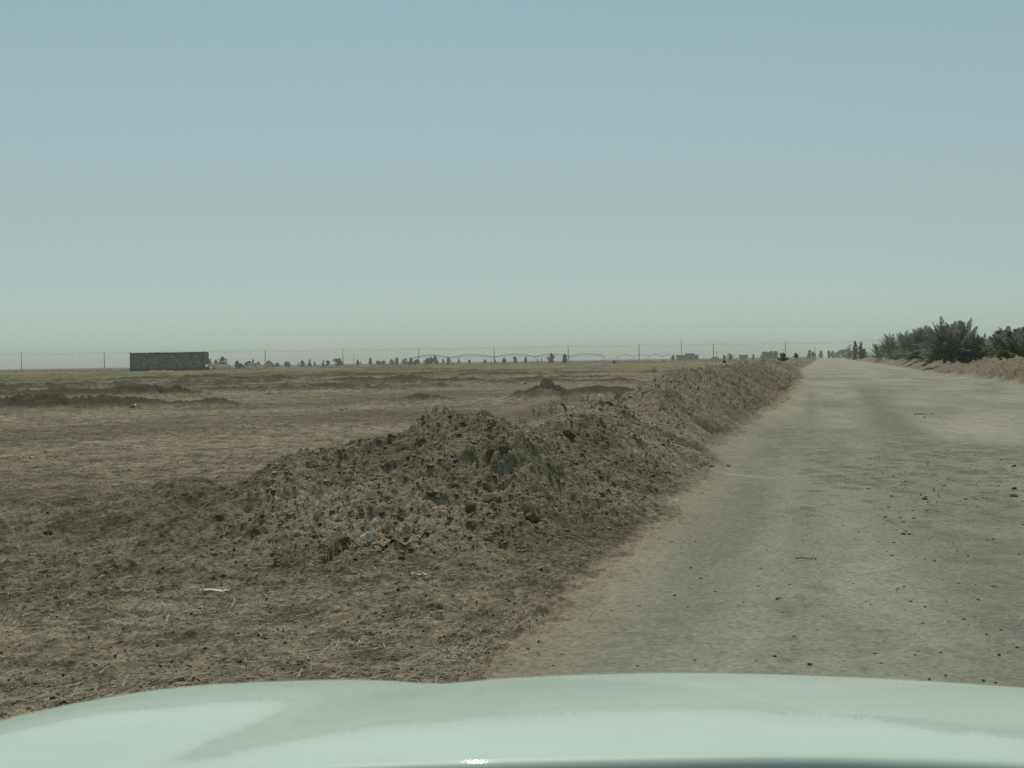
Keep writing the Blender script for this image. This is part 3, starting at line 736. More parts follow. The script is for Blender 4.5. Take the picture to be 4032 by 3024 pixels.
# ------------------------------------------------------------------ date palms
def translucent(m, f):
    n, l = m.node_tree.nodes, m.node_tree.links; p = n['Principled BSDF']; o = n['Material Output']
    t = n.new('ShaderNodeBsdfTranslucent'); x = n.new('ShaderNodeMixShader'); x.inputs[0].default_value = f
    l.new(p.inputs['Base Color'].links[0].from_socket, t.inputs[0]); l.new(p.outputs[0], x.inputs[1]); l.new(t.outputs[0], x.inputs[2]); l.new(x.outputs[0], o.inputs[0])
    return m
def leaf_mat(name):
    return translucent(simple_mat(name, (.07, .08, .05), .6, .25, 1.5, attr=True, spec=.35), .4)
M_PALM = leaf_mat('palm_leaf'); M_TRUNK = simple_mat('palm_trunk', (.11, .085, .06), .95, .4, 8, .6)
def palm(name, p, h, spread, nfr, label, seed, lean=(0, 0), tone=(.060, .072, .050), stems=3, dry=.12, group='date palms behind the right bank', cat='date palm', leaves=26):
    r = random.Random(seed); e = empty(name, p, label, cat, group)
    V = []; F = []; C = []
    hubs = []
    for s_ in range(stems):
        a = 2 * math.pi * s_ / stems + r.uniform(-.5, .5); d = 0 if stems == 1 else spread * .16 * r.uniform(.5, 1.2)
        hz = h * r.uniform(.08, .2)
        o = Vector((math.cos(a) * d, math.sin(a) * d, 0)); top = o + Vector((lean[0] * .12, lean[1] * .12, hz)); hubs.append(top)
        kt = min(1, (h / 5) ** 1.6); MB().tube([o - Vector((0, 0, .3 * kt)), o.lerp(top, .5), top], [.20 * kt, .19 * kt, .17 * kt], 9).build('trunk', M_TRUNK, e, False)
    for i in range(nfr):
        o = r.choice(hubs); az = r.uniform(0, 2 * math.pi)
        q = (i + .5) / nfr
        el = math.radians(88) * (1 - q ** 1.0 * .74)     # young fronds upright, old ones low
        L = (h - o.z) * (1.02 if el > 1 else .95) * r.uniform(.72, 1.0)
        if el < .9: L = min(L, spread * .62 * r.uniform(.75, 1.05))
        d = Vector((math.cos(az) * math.cos(el) + lean[0] * .25, math.sin(az) * math.cos(el) + lean[1] * .25, math.sin(el))).normalized()
        out = Vector((math.cos(az), math.sin(az), 0)); droop = r.uniform(.12, .34) * (1.2 if el < .9 else .5)
        isdry = r.random() < dry and q > .5
        t_ = r.uniform(.7, 1.35); base = (.17 * t_, .135 * t_, .08 * t_) if isdry else (tone[0] * t_, tone[1] * t_, tone[2] * t_)
        pts = []; K = 9
        for k in range(K + 1):
            t = k / K; pts.append(o + d * (L * t) + (out * .3 - Vector((0, 0, 1))) * (droop * L * t * t * t))
        side = d.cross(Vector((0, 0, 1)))
        if side.length < .1: side = Vector((math.sin(az), -math.cos(az), 0))
        side.normalize()
        up = side.cross(d).normalized()
        for k in range(K):
            a, b = pts[k], pts[k + 1]; w = .022 * (1 - k / K) + .006; n = len(V)
            V += [a + side * w, a - side * w, b - side * w * .8, b + side * w * .8]; F.append((n, n + 1, n + 2, n + 3)); C += [tuple(x * 1.3 for x in base)] * 4
        for k in range(leaves):
            t = .16 + .84 * (k + .5) / leaves; f = t * K; j = min(int(f), K - 1); q0 = pts[j].lerp(pts[j + 1], f - j)
            tg = (pts[j + 1] - pts[j]).normalized()
            ll = (.52 * math.sin(math.pi * min(1, .18 + .78 * t)) ** .8 + .06) * (L / 3.2) ** .6
            for sg in (-1, 1):
                dd = (tg * r.uniform(.65, .95) + side * sg * r.uniform(.5, .85) + up * r.uniform(.05, .45)).normalized()
                w = .032 + .012 * r.random(); wv_ = tg.cross(dd).cross(dd).normalized() * w; n = len(V)
                e1 = q0 + dd * ll * .55; e2 = q0 + dd * ll - Vector((0, 0, ll * .12))
                V += [q0 + wv_ * .5, q0 - wv_ * .5, e1 - wv_, e1 + wv_, e2 - wv_ * .15, e2 + wv_ * .15]
                F.append((n, n + 1, n + 2, n + 3)); F.append((n + 3, n + 2, n + 4, n + 5))
                s2 = r.uniform(.85, 1.15); C += [tuple(x * s2 for x in base)] * 6
    me = np_mesh('crown', np.array([tuple(v) for v in V]), np.array(F), False, np.array(C))
    link_mesh('crown', me, M_PALM, e)
    return e
PALMS = [  # px centre, y, top row, width px, fronds, lean
    (3752, 150, 1240, 215, 150, (-.1, 0), 'tallest bushy date palm right of the road, upright fronds', 4),
    (3655, 190, 1285, 150, 90, (-.3, 0), 'date palm leaning against the left side of the tallest palm', 3),
    (3590, 228, 1303, 150, 90, (-.2, 0), 'mid sized date palm third from the left end of the row', 3),
    (3528, 282, 1312, 120, 80, (-.3, 0), 'date palm second from the left end of the row with pale dead tips', 3),
    (3470, 368, 1346, 110, 70, (-.5, 0), 'small date palm at the left end of the row nearest the road bend', 3),
    (3700, 170, 1330, 150, 80, (-.5, 0), 'low sprawling date palm in front of the tallest palm, left of its base', 2),
    (3620, 214, 1352, 120, 60, (-.3, 0), 'low bushy date palm at bank height below the mid sized palm', 2),
    (3560, 255, 1362, 110, 60, (-.2, 0), 'low dark date palm behind the bank between second and third palm', 2),
    (3860, 150, 1318, 130, 80, (0, 0), 'short fan shaped date palm just right of the tallest palm', 2),
    (3935, 128, 1322, 110, 70, (0, 0), 'dark low date palm between the fan shaped palm and the right edge', 2),
    (4000, 120, 1290, 170, 110, (-.2, 0), 'wide date palm cut off by the right photo edge', 4),
    (4075, 112, 1292, 160, 80, (-.2, 0), 'date palm whose left fronds only reach the right photo edge', 3)]
for i, (px, y_, top, wpx, nf, lean, lab, st) in enumerate(PALMS):
    x_ = at(px, y_); h_ = z_of(px, top, y_)
    palm('date_palm', Vector((x_, y_, 0)), h_ * (1.05 if i == 0 else 1.13), wpx / F_PX * y_ * 1.15, nf, lab, 40 + i, lean, stems=st, tone=(.15, .172, .122) if i % 3 else (.18, .20, .145), dry=.06)
# young palm shoots and a shrub on the far bank crest
def young(px, y_, py, hpx, label, seed, nfr=16):
    z_ = z_of(px, py, y_); h_ = hpx / F_PX * y_
    palm('palm_shoot', Vector((at(px, y_), y_, z_)), h_, h_ * 1.2, nfr, label, seed, (0, 0), (.15, .16, .09), 1, .2, 'young plants on the left bank', 'young palm', 14)
young(3085, 150, 1428, 44, 'taller spiky young palm on the crest of the left bank far away', 91, 22)
young(3136, 200, 1414, 26, 'small rounded young palm on the left bank, right of the spiky one', 92, 26)
young(2852, 95, 1432, 14, 'tiny spiky shoot on the left bank crest', 93, 9)

# ------------------------------------------------------------------ broadleaf trees and shrubs on the horizon
M_LEAF = translucent(simple_mat('dusty_leaf', (.05, .065, .035), .7, .3, 1.0, attr=True, spec=.2), .2)
M_WOOD = simple_mat('grey_wood', (.10, .08, .06), .9, .3, 8, .5)
def crown_mesh(shape, seed, n=900, tone=(.050, .066, .036)):
    r = np.random.default_rng(seed)
    K = 13; P = []
    for k in range(K):
        z = r.uniform(.08, .92)
        rad_ = {'egg': .40 * math.sin(math.pi * (.12 + .80 * z)) ** .7, 'cone': .42 * (1.02 - z) ** .8, 'wide': .48 * math.sin(math.pi * (.15 + .75 * z)) ** .5,
                'ragged': .42 * math.sin(math.pi * (.1 + .8 * z)) * r.uniform(.5, 1.3)}[shape]
        a = r.uniform(0, 6.28); d = rad_ * r.uniform(.2, .75); P.append((math.cos(a) * d, math.sin(a) * d, z, max(.10, rad_ * .62)))
    P = np.array(P); k = r.integers(0, K, n); g = r.normal(size=(n, 3)); g /= np.linalg.norm(g, axis=1)[:, None]
    cen = P[k, :3] + g * (P[k, 3] * r.uniform(.35, 1.0, n) ** .5)[:, None]
    cen[:, 2] = np.clip(cen[:, 2], .02, 1.0)
    a = r.normal(size=(n, 3)); a /= np.linalg.norm(a, axis=1)[:, None]; b = np.cross(a, r.normal(size=(n, 3))); b /= np.linalg.norm(b, axis=1)[:, None]
    s = r.uniform(.035, .075, n)[:, None]
    V = np.stack([cen - a * s, cen + b * s * .6, cen + a * s, cen - b * s * .6], 1).reshape(-1, 3)
    F = np.arange(4 * n).reshape(-1, 4)
    tn = (1 + .35 * (k % 4 - 1.5) / 1.5)[:, None] * r.uniform(.8, 1.2, (n, 1))
    col = np.repeat(np.array([tone]) * tn, 4, 0)
    me = np_mesh('crown', V, F, False, col); me.materials.append(M_LEAF); return me
def trunk_mesh(seed):
    r = random.Random(seed); b = MB(); b.tube([(0, 0, -.04), (r.uniform(-.02, .02), 0, .15), (r.uniform(-.04, .04), 0, .45)], [.035, .028, .016], 7)
    for k in range(4):
        a = r.uniform(0, 6.28); b.tube([(0, 0, .12 + .06 * k), (math.cos(a) * .12, math.sin(a) * .12, .3 + .08 * k), (math.cos(a) * .2, math.sin(a) * .2, .45 + .1 * k)], [.016, .011, .005], 5)
    me = bpy.data.meshes.new('trunk'); me.from_pydata(b.v, [], b.f); me.update(); me.materials.append(M_WOOD); return me
CM = {'egg': [crown_mesh('egg', 1), crown_mesh('egg', 2)], 'cone': [crown_mesh('cone', 3), crown_mesh('cone', 4)], 'wide': [crown_mesh('wide', 5, 1100), crown_mesh('wide', 6, 1100)],
      'ragged': [crown_mesh('ragged', 7, 800), crown_mesh('ragged', 8, 800)], 'pale': [crown_mesh('wide', 9, 1000, (.085, .095, .035))], 'grey': [crown_mesh('cone', 10, 1300, (.085, .09, .075))]}
TM = [trunk_mesh(i) for i in range(3)]
def tree(px, y_, top, wpx, shape, label, i, bottom=None, name=None, group='trees and shrubs along the horizon'):
    h_ = z_of(px, top, y_); w_ = wpx / F_PX * y_
    small = h_ < 4.0
    cat = 'shrub' if small else 'tree'
    e = empty('shrub' if small else 'tree', Vector((at(px, y_), y_, 0)), label, cat, group, rz=i * .35)
    for nm, me in (('trunk', TM[i % 3]), ('crown', CM[shape][i % len(CM[shape])])):
        o = link_mesh(nm, me, None, e); o.scale = (w_ * (1.35 if nm == 'crown' else .9), w_ * 1.35, h_ * (1.04 if nm == 'crown' else 1))
    return e
TREES = [
 (822, 760, 1415, 22, 'wide', 'pair of merged dark shrubs just right of the dark building'), (851, 780, 1418, 15, 'egg', 'small round shrub on the rubble between building and tall leaning shrub'),
 (880, 770, 1406, 36, 'ragged', 'tall leaning dark shrub on top of the rubble right of the building'), (934, 800, 1421, 18, 'egg', 'upright shrub at the right end of the rubble heap'),
 (970, 900, 1428, 12, 'wide', 'tiny pale shrub before the pale rubble'), (982, 850, 1423, 20, 'wide', 'round shrub left of the small pointed shrub'),
 (998, 820, 1413, 15, 'cone', 'small pointed shrub left of the peaked earth heap'), (1095, 950, 1430, 16, 'wide', 'low shrub at the right foot of the peaked earth heap'),
 (1125, 950, 1422, 12, 'egg', 'narrow shrub, left one of a touching pair'), (1137, 970, 1426, 16, 'wide', 'rounder shrub, right one of a touching pair'),
 (1176, 1000, 1426, 9, 'cone', 'tiny pointed shrub between the pair and the lone round shrub'), (1193, 1000, 1421, 17, 'wide', 'lone round shrub left of the tall cone'),
 (1221, 980, 1414, 17, 'cone', 'tall cone shaped shrub between two power poles'), (1241, 1050, 1424, 8, 'egg', 'very small shrub right beside the tall cone'),
 (1275, 1000, 1417, 13, 'cone', 'leaning pointed shrub left of the second round one'), (1291, 1050, 1421, 14, 'wide', 'round grey shrub right of the leaning pointed one'),
 (1334, 900, 1413, 34, 'pale', 'broad yellow green bush at the foot of a power pole'), (1411, 1050, 1418, 14, 'egg', 'dark shrub, left one of two beside the short pole'),
 (1422, 1100, 1422, 8, 'cone', 'slim shrub, right one of two beside the short pole'), (1460, 980, 1410, 13, 'egg', 'narrow upright dark tree left of the low round bushes'),
 (1492, 980, 1421, 20, 'wide', 'low rounded bush, left of two merged domes'), (1511, 1000, 1421, 20, 'wide', 'low rounded bush, right of two merged domes'),
 (1544, 1000, 1415, 18, 'egg', 'dark oval shrub left of the ball shaped tree'), (1563, 1010, 1409, 17, 'egg', 'ball shaped tree on a thin stem'),
 (1594, 1000, 1413, 24, 'ragged', 'ragged dark bush left of the round tree in the thicket'), (1618, 1050, 1408, 17, 'egg', 'round tree rising from the thicket'),
 (1628, 950, 1424, 46, 'wide', 'wide low bush in front of the thicket'), (1645, 1000, 1416, 17, 'wide', 'round bush at the right end of the thicket'),
 (1685, 1000, 1412, 24, 'wide', 'round bush left of the dark upright tree'), (1699, 980, 1406, 16, 'egg', 'dark upright tree touching the grey tree'),
 (1714, 1150, 1399, 26, 'grey', 'large pale grey conical tree, biggest of the thicket'), (1746, 1050, 1413, 15, 'cone', 'small pointed bush right of the pale grey tree'),
 (1768, 950, 1406, 13, 'egg', 'tall narrow flat topped dark tree'), (1808, 1000, 1409, 10, 'ragged', 'thin irregular tree under the first irrigation arch'),
 (1849, 1100, 1417, 10, 'wide', 'tiny round bush on the skyline under the long arch'), (1910, 1100, 1417, 10, 'wide', 'tiny bush near the right foot of the long arch'),
 (1950, 1100, 1412, 7, 'egg', 'slim bush at the foot of the middle power pole'), (1987, 950, 1409, 15, 'egg', 'oval dark tree right of the middle power pole'),
 (2031, 900, 1404, 17, 'egg', 'larger oval dark tree second right of the middle power pole'), (2071, 980, 1405, 12, 'egg', 'small oval tree left of the two tallest shrubs'),
 (2118, 1200, 1411, 7, 'cone', 'faint tiny bush, left of two before the tall pair'), (2135, 1200, 1409, 8, 'cone', 'faint tiny bush, right of two before the tall pair'),
 (2170, 850, 1392, 23, 'egg', 'tall egg shaped dark tree, left one of the tallest pair'), (2224, 760, 1394, 21, 'egg', 'tall flat topped dark tree, right one of the tallest pair'),
 (2419, 420, 1420, 13, 'ragged', 'small dark weed bush in the field under the right arches'), (2616, 420, 1421, 12, 'ragged', 'small dark weed bush in the field left of the flat building'),
 (2651, 1100, 1400, 13, 'wide', 'round grey bush touching the left end of the long pale building'), (2853, 1000, 1399, 12, 'wide', 'low bush left of the three pointed bush'),
 (2876, 950, 1393, 24, 'ragged', 'three pointed dark bush between pole and the small block house'), (2967, 1200, 1396, 10, 'wide', 'square looking grey bush right of the small block house'),
 (3018, 1100, 1386, 40, 'wide', 'broad dark tree at the left of the grove before the thin pole'), (3038, 1150, 1382, 14, 'egg', 'tallest tree of the grove before the thin pole'),
 (3054, 1150, 1384, 20, 'wide', 'rounded tree at the right of the grove before the thin pole'), (3189, 1000, 1380, 20, 'ragged', 'dark tree just left of the road end'),
 (3203, 1050, 1386, 16, 'wide', 'lower round tree attached right of the dark tree at the road end'), (3234, 1050, 1381, 15, 'egg', 'oval tree by the road end'),
 (3266, 1050, 1380, 14, 'egg', 'tree with forked top by the road end'), (3279, 1080, 1384, 12, 'wide', 'small tree right of the fork topped one'),
 (3296, 1300, 1388, 22, 'wide', 'hazy low tree mass behind the road end'), (3325, 1150, 1378, 36, 'wide', 'hazy grey trees left of the ragged palm at the road end'),
 (3352, 1100, 1384, 20, 'wide', 'hazy tree low beside the ragged palm'), (3368, 520, 1346, 22, 'egg', 'tall dark narrow tree right of the road end'),
 (3388, 480, 1358, 26, 'ragged', 'dark drooping tree attached to the tall narrow one'), (3404, 500, 1376, 26, 'wide', 'low tree sloping down to the palm row'),
 (3930, 150, 1310, 45, 'pale', 'yellow green bush among the palms at the right'), (3812, 127, 1410, 16, 'pale', 'small yellow bush at the right foot of the tallest palm')]
for i, t_ in enumerate(TREES): tree(*t_, i)
# slim palm with a tuft near the road end
palm('slim_palm', Vector((at(3341, 620), 620, 0)), z_of(3341, 1357, 620), 3.0, 26, 'slim ragged palm standing alone right of the road end', 77, stems=1, leaves=12)

# ------------------------------------------------------------------ heaps near the building
M_RUBBLE = soil_mat('rubble', s1=3, s2=9, bump=.8, dist=.12)
def heap(px, y_, top, wpx, depth, label, seed, base=(.27, .25, .19), peaked=False):
    w_ = wpx / F_PX * y_ / 2; h_ = z_of(px, top, y_); n = 46
    u, v = np.meshgrid(np.linspace(-1, 1, n), np.linspace(-1, 1, n)); d = np.sqrt(u * u + v * v)
    x = (u * w_).astype(np.float32); y2 = (v * depth).astype(np.float32)
    pr = np.clip(1 - d, 0, 1) ** (.85 if peaked else .55)
    z = h_ * pr * (1 + (.2 if peaked else .75) * fbm(x + seed * 31, y2, w_ * .35, seed, 4, .6)) - .15
    V = np.stack([x, y2, z], -1).reshape(-1, 3); i_ = (np.arange(n - 1)[:, None] * n + np.arange(n - 1)[None]).ravel()
    F = np.stack([i_, i_ + 1, i_ + n + 1, i_ + n], 1)
    col = np.array(base)[None] * (1 + .5 * fbm(x, y2, 1.2, seed + 4, 3).reshape(-1, 1))
    o = link_mesh('earth_heap', np_mesh('earth_heap', V, F, False, col), M_RUBBLE); o.location = (at(px, y_), y_, 0)
    return tag(o, label, 'heap', 'heaps right of the dark building')
heap(862, 690, 1428, 130, 5, 'long pale rubble heap directly right of the dark building', 1)
heap(948, 640, 1431, 38, 3, 'small dark brown mound at the end of the pale rubble', 2, (.13, .10, .075))
heap(1000, 700, 1428, 90, 5, 'low pale rubble left of the peaked earth heap', 3)
heap(1060, 720, 1416, 66, 5, 'peaked grey brown earth heap', 4, (.17, .155, .115), True)
heap(1019, 740, 1422, 40, 4, 'smaller peaked heap left of the tallest peaked one', 5, (.16, .145, .11), True)
heap(842, 515, 1445, 36, 1.6, 'brown brush heap by the right corner of the dark building', 6, (.15, .12, .08))
heap(3462, 300, 1407, 40, 3, 'tan heap in front of the small palm at the left end of the row', 7, (.28, .22, .14))
heap(3845, 150, 1406, 60, 3, 'tan heap seen between the tallest palm and the fan shaped palm', 8, (.28, .22, .14))

# ------------------------------------------------------------------ the dark building on the left
M_WALL = mat_new('rough_block_wall'); mw, n_, l_, p_ = M_WALL
tc = n_.new('ShaderNodeTexCoord'); mp = n_.new('ShaderNodeMapping'); mp.inputs['Scale'].default_value = (1.0, 1.0, .62)
vo = n_.new('ShaderNodeTexVoronoi'); vo.inputs['Scale'].default_value = 1.55; nz = n_.new('ShaderNodeTexNoise'); nz.inputs['Scale'].default_value = 1.1; nz.inputs['Detail'].default_value = 6
l_.new(tc.outputs['Object'], mp.inputs['Vector']); l_.new(mp.outputs[0], vo.inputs['Vector']); l_.new(mp.outputs[0], nz.inputs['Vector'])
cr_ = n_.new('ShaderNodeValToRGB'); cr_.color_ramp.elements[0].position = .1; cr_.color_ramp.elements[0].color = (.29, .25, .20, 1)
cr_.color_ramp.elements[1].position = .75; cr_.color_ramp.elements[1].color = (.085, .078, .065, 1)
l_.new(vo.outputs['Distance'], cr_.inputs[0])
mx = n_.new('ShaderNodeMix'); mx.data_type = 'RGBA'; mx.blend_type = 'MULTIPLY'; mx.inputs[0].default_value = 1
r_ = n_.new('ShaderNodeMapRange'); r_.inputs['From Min'].default_value = .3; r_.inputs['From Max'].default_value = .7; r_.inputs['To Min'].default_value = .65; r_.inputs['To Max'].default_value = 1.45
l_.new(nz.outputs['Fac'], r_.inputs['Value']); l_.new(cr_.outputs[0], mx.inputs[6]); l_.new(r_.outputs[0], mx.inputs[7]); l_.new(mx.outputs[2], p_.inputs['Base Color'])
p_.inputs['Roughness'].default_value = .95
M_WALL = mw
M_PLINTH = simple_mat('dark_damp_plinth', (.030, .036, .036), .9, .4, 1.5)
M_COPING = simple_mat('dark_coping', (.05, .052, .042), .9, .3, 1.5)
yb = 512.0; xa, xb_ = at(513, yb), at(806, yb); W = xb_ - xa; zt = z_of(660, 1386.5, yb); D = 9.0
e = empty('long_building', Vector(((xa + xb_) / 2, yb + D / 2, 0)), 'long low windowless dark building with rough speckled walls at the left on the horizon', 'building')
for cx, cy, dx, dy in ((0, -D / 2 + .2, W - .9, .4), (0, D / 2 - .2, W - .9, .4), (-W / 2 + .3, 0, .3, D - .85), (W / 2 - .3, 0, .3, D - .85)):
    MB().box((cx, cy, 1.05 + (zt - 1.55) / 2), (dx, dy, zt - 1.55)).build('wall', M_WALL, e)
MB().box((0, 0, .5), (W - .35, D + .25, 1.1)).build('plinth', M_PLINTH, e)
b = MB()
for k in range(24):
    t = (k + .5) / 24; b.box(((t - .5) * (W - .7), 0, zt - .30 + rnd.uniform(-.04, .04)), (W / 24 - .02, D + .35, .42 + rnd.uniform(-.05, .07)))
b.build('roof', M_COPING, e)
for sx in (-1, 1):
    MB().tube([(sx * (W / 2 - .22), -D / 2 - .08, -.2), (sx * (W / 2 - .22), -D / 2 - .08, zt * .5), (sx * (W / 2 - .24), -D / 2 - .08, zt + (.3 if sx < 0 else .05))], [.26, .22, .17], 8).build('corner_pillar', M_COPING, e)
def bag(px, y_, py, s_, label):
    o = lump('rubbish_bag', Vector((at(px, y_), y_, max(0, z_of(px, py, y_)) - s_ * .2)), s_, label, px, None, 'rubbish bag', M_WHITE, (1, .8, .8))
bag(814, 508, 1441, .55, 'bright white bag by the right corner of the dark building')
bag(832, 508, 1450, .6, 'white bag lying right of the bright one by the dark building')
bag(636, 430, 1467, .3, 'white bag on the grass in front of the dark building')
bag(505, 520, 1452, .6, 'pale bag at the left corner of the dark building')
bag(1332, 420, 1452, .3, 'pale scrap of sheet on the field below the yellow green bush')

# ------------------------------------------------------------------ pale buildings far out
M_CONC = simple_mat('pale_concrete', (.30, .285, .23), .9, .15, .6)
M_DARKROOF = simple_mat('dark_roof_slab', (.12, .115, .10), .9, .2, .6)  # even dark colour of the roof slabs
M_OPEN = simple_mat('dark_opening', (.03, .03, .03), .8, .2, 1)
def house(name, px0, px1, y_, top, label, extra=None, nwin=4):
    a, b_ = at(px0, y_), at(px1, y_); W = b_ - a; zt = z_of((px0 + px1) / 2, top, y_); D = W * .5
    e = empty(name, Vector(((a + b_) / 2, y_ + D / 2, 0)), label, 'building')
    MB().box((0, 0, zt / 2 - .2), (W, D, zt - .4)).build('wall', M_CONC, e)
    MB().box((0, 0, zt - .2), (W + .5, D + .5, .4)).build('roof', M_DARKROOF, e)
    for k in range(nwin):
        w_ = MB().box(((k + .5) / nwin * W - W / 2, -D / 2 - .03, zt * .5), (W / nwin * .34, .16, 1.3)).build('window', M_OPEN, e)
    if extra:
        q0, q1, qt = extra; A_, B_ = at(q0, y_), at(q1, y_); z2 = z_of((q0 + q1) / 2, qt, y_)
        MB().box(((A_ + B_) / 2 - (a + b_) / 2, 0, (zt + z2) / 2), (B_ - A_, D * .7, z2 - zt - .006)).build('upper_storey', M_CONC, e)
        MB().box(((A_ + B_) / 2 - (a + b_) / 2, 0, z2 + .15), (B_ - A_ + .5, D * .7 + .5, .29)).build('upper_roof', M_DARKROOF, e)
    return e, (a + b_) / 2
house('farm_building', 2669, 2752, 1150, 1397, 'long pale flat roofed farm building on the horizon right of centre', (2704, 2738, 1393))
house('block_house', 2914, 2946, 1100, 1397, 'small pale block house with overhanging dark roof slab', None, 2)
# low white wall before the grove, and the water tank stub
tag(MB().box((at(3030, 1050), 1050, z_of(3030, 1399, 1050) / 2), (at(3068, 1050) - at(2998, 1050), .3, z_of(3030, 1399, 1050))).build('low_wall', M_CONC), 'low pale wall in front of the grove near the road', 'wall')
heap(2815, 900, 1404, 46, 5, 'thin flat heap at the foot of a power pole far right', 11, (.2, .18, .14))

# ------------------------------------------------------------------ power line
M_POLE = simple_mat('weathered_pole', (.09, .085, .075), .8, .2, 3)
POLES = [(86, 1390), (413, 1387), (740, 1382), (1046, 1379), (1352, 1374), (1651, 1371), (1948, 1367), (2239, 1360), (2518, 1358), (2811, 1353), (3095, 1348)]
PL = ['leftmost power pole near the left photo edge', 'power pole left of the dark building', 'power pole hidden behind the dark building', 'power pole above the peaked earth heap',
      'power pole at the yellow green bush', 'power pole above the thicket', 'power pole standing under the long irrigation arch', 'power pole right of the tallest pair of trees',
      'power pole among the small far arches', 'power pole right of the long pale building', 'power pole behind the spiky young palm']
YP = 1180.0
tops = []
for i, ((px, top), lab) in enumerate(zip(POLES, PL)):
    x_ = at(px, YP); h_ = z_of(px, top, YP)
    if i != 2 and i != 99:
        e = empty('power_pole', Vector((x_, YP, 0)), lab, 'power pole', 'poles of the power line along the horizon')
        MB().tube([(0, 0, -.5), (0, 0, h_)], [.36, .20], 8).build('pole', M_POLE, e)
        MB().box((0, 0, h_ - 1.0), (.16, 2.4, .18)).build('crossarm', M_POLE, e)
        for yy in (-1.05, 0, 1.05): MB().lathe([(.05, 0), (.09, .06), (.05, .14), (.09, .2), (.02, .32)], 8, 'Z', (0, yy, h_ - .91 if yy else h_)).build('insulator', M_POLE, e)
    tops.append((x_, h_ - .6))
x0_, h0_ = tops[0]; tops = [(x0_ - 64, h0_)] + tops + [(tops[-1][0] + 62, tops[-1][1] + .6), (tops[-1][0] + 124, tops[-1][1] + 1.0)]
for yy, nm in ((-1.05, 'nearer'), (0, 'middle'), (1.05, 'farther')):
    b = MB()
    for (xa_, za_), (xb2, zb2) in zip(tops[:-1], tops[1:]):
        pts = [(xa_ + (xb2 - xa_) * t / 8, YP + yy, za_ + (zb2 - za_) * t / 8 - 4 * .9 * (t / 8) * (1 - t / 8) + (.6 + .3 if yy == 0 else 0)) for t in range(9)]
        b.tube(pts, .035, 4, False)
    tag(b.build('power_cable', M_POLE), 'thin power cable strung from pole to pole, %s of the three' % nm, 'cable', 'power cables')
for px, y_, top, r_, lab in ((1395, 1250, 1394, .25, 'short faint pole right of the yellow green bush'), (2685, 2000, 1332, .5, 'very tall faint mast above the long pale building'),
                            (2824, 1300, 1384, .3, 'short faint pole right next to a taller power pole'), (3088, 1400, 1374, .3, 'short faint pole left beside the last power pole'),
                            (3212, 1250, 1370, .3, 'thin pole near the road end'), (3388, 640, 1345, .22, 'light topped pole above the drooping tree'), (3395, 660, 1343, .2, 'second light topped pole above the drooping tree'),
                            (3349, 640, 1355, .2, 'thin pole beside the slim ragged palm')):
    e = empty('utility_pole', Vector((at(px, y_), y_, 0)), lab, 'pole')
    h_ = z_of(px, top, y_)
    MB().tube([(0, 0, -.5), (0, 0, h_)], [r_, r_ * .55], 8).build('pole', M_POLE, e)
    MB().box((0, 0, h_ - .7), (1.6, .14, .16)).build('crossarm', M_POLE, e)

# ------------------------------------------------------------------ centre pivot irrigation machines
M_STEEL = simple_mat('galvanised_steel', (.16, .165, .16), .5, .1, 3, metal=.3)
def pivot(pxs, ys, zpx, label, arch=1.5):
    P = [Vector((at(a, y_), y_, 0)) for a, y_ in zip(pxs, ys)]
    e = empty('irrigation_pivot', P[0], label, 'irrigation machine', 'centre pivot irrigation machines'); o = P[0]
    zp = 3.6
    for i in range(len(P) - 1):
        a, b_ = P[i] - o, P[i + 1] - o; pts = [a.lerp(b_, t / 14) + Vector((0, 0, zp + arch * 4 * (t / 14) * (1 - t / 14))) for t in range(15)]
        sp = MB().tube(pts, .13, 6)
        low = [a.lerp(b_, t / 14) + Vector((0, 0, zp - .1 + (arch - 1.1) * 4 * (t / 14) * (1 - t / 14))) for t in range(15)]
        sp.build('span_pipe', M_STEEL, e)
        t_ = MB().tube(low, .045, 4)
        for k in range(1, 14): t_.tube([pts[k], low[k]], .03, 4, False); t_.tube([pts[k], low[min(14, k + 1)]], .02, 4, False)
        t_.build('truss', M_STEEL, e)
    for i, q in enumerate(P):
        c_ = q - o; d = (P[min(i + 1, len(P) - 1)] - P[max(i - 1, 0)]).normalized(); s_ = Vector((-d.y, d.x, 0))
        t_ = MB()
        t_.tube([c_ + s_ * 1.8 + Vector((0, 0, .6)), c_ + Vector((0, 0, zp))], .08, 6); t_.tube([c_ - s_ * 1.8 + Vector((0, 0, .6)), c_ + Vector((0, 0, zp))], .08, 6)
        t_.tube([c_ - s_ * 2 + Vector((0, 0, .6)), c_ + s_ * 2 + Vector((0, 0, .6))], .09, 6)
        tw = t_.build('tower', M_STEEL, e)
        for sg in (-1, 1):
            w_ = MB().lathe([(.1, -.15), (.5, -.16), (.6, -.1), (.6, .1), (.5, .16), (.1, .15)], 14, 'X'); 
            w_.v = [tuple(Vector(v) + c_ + s_ * 1.8 * sg + Vector((0, 0, .58))) for v in w_.v]
            w_.build('wheel', M_OPEN, tw)
pivot([1625, 1772, 1945, 2108, 2245, 2380], [720, 745, 770, 800, 840, 880], 12, 'long arched irrigation machine spanning the middle of the horizon', 1.35)
pivot([2430, 2495, 2555, 2612, 2664], [1250, 1290, 1330, 1370, 1420], 8, 'fainter small arched irrigation machine left of the pale farm building', 2.0)

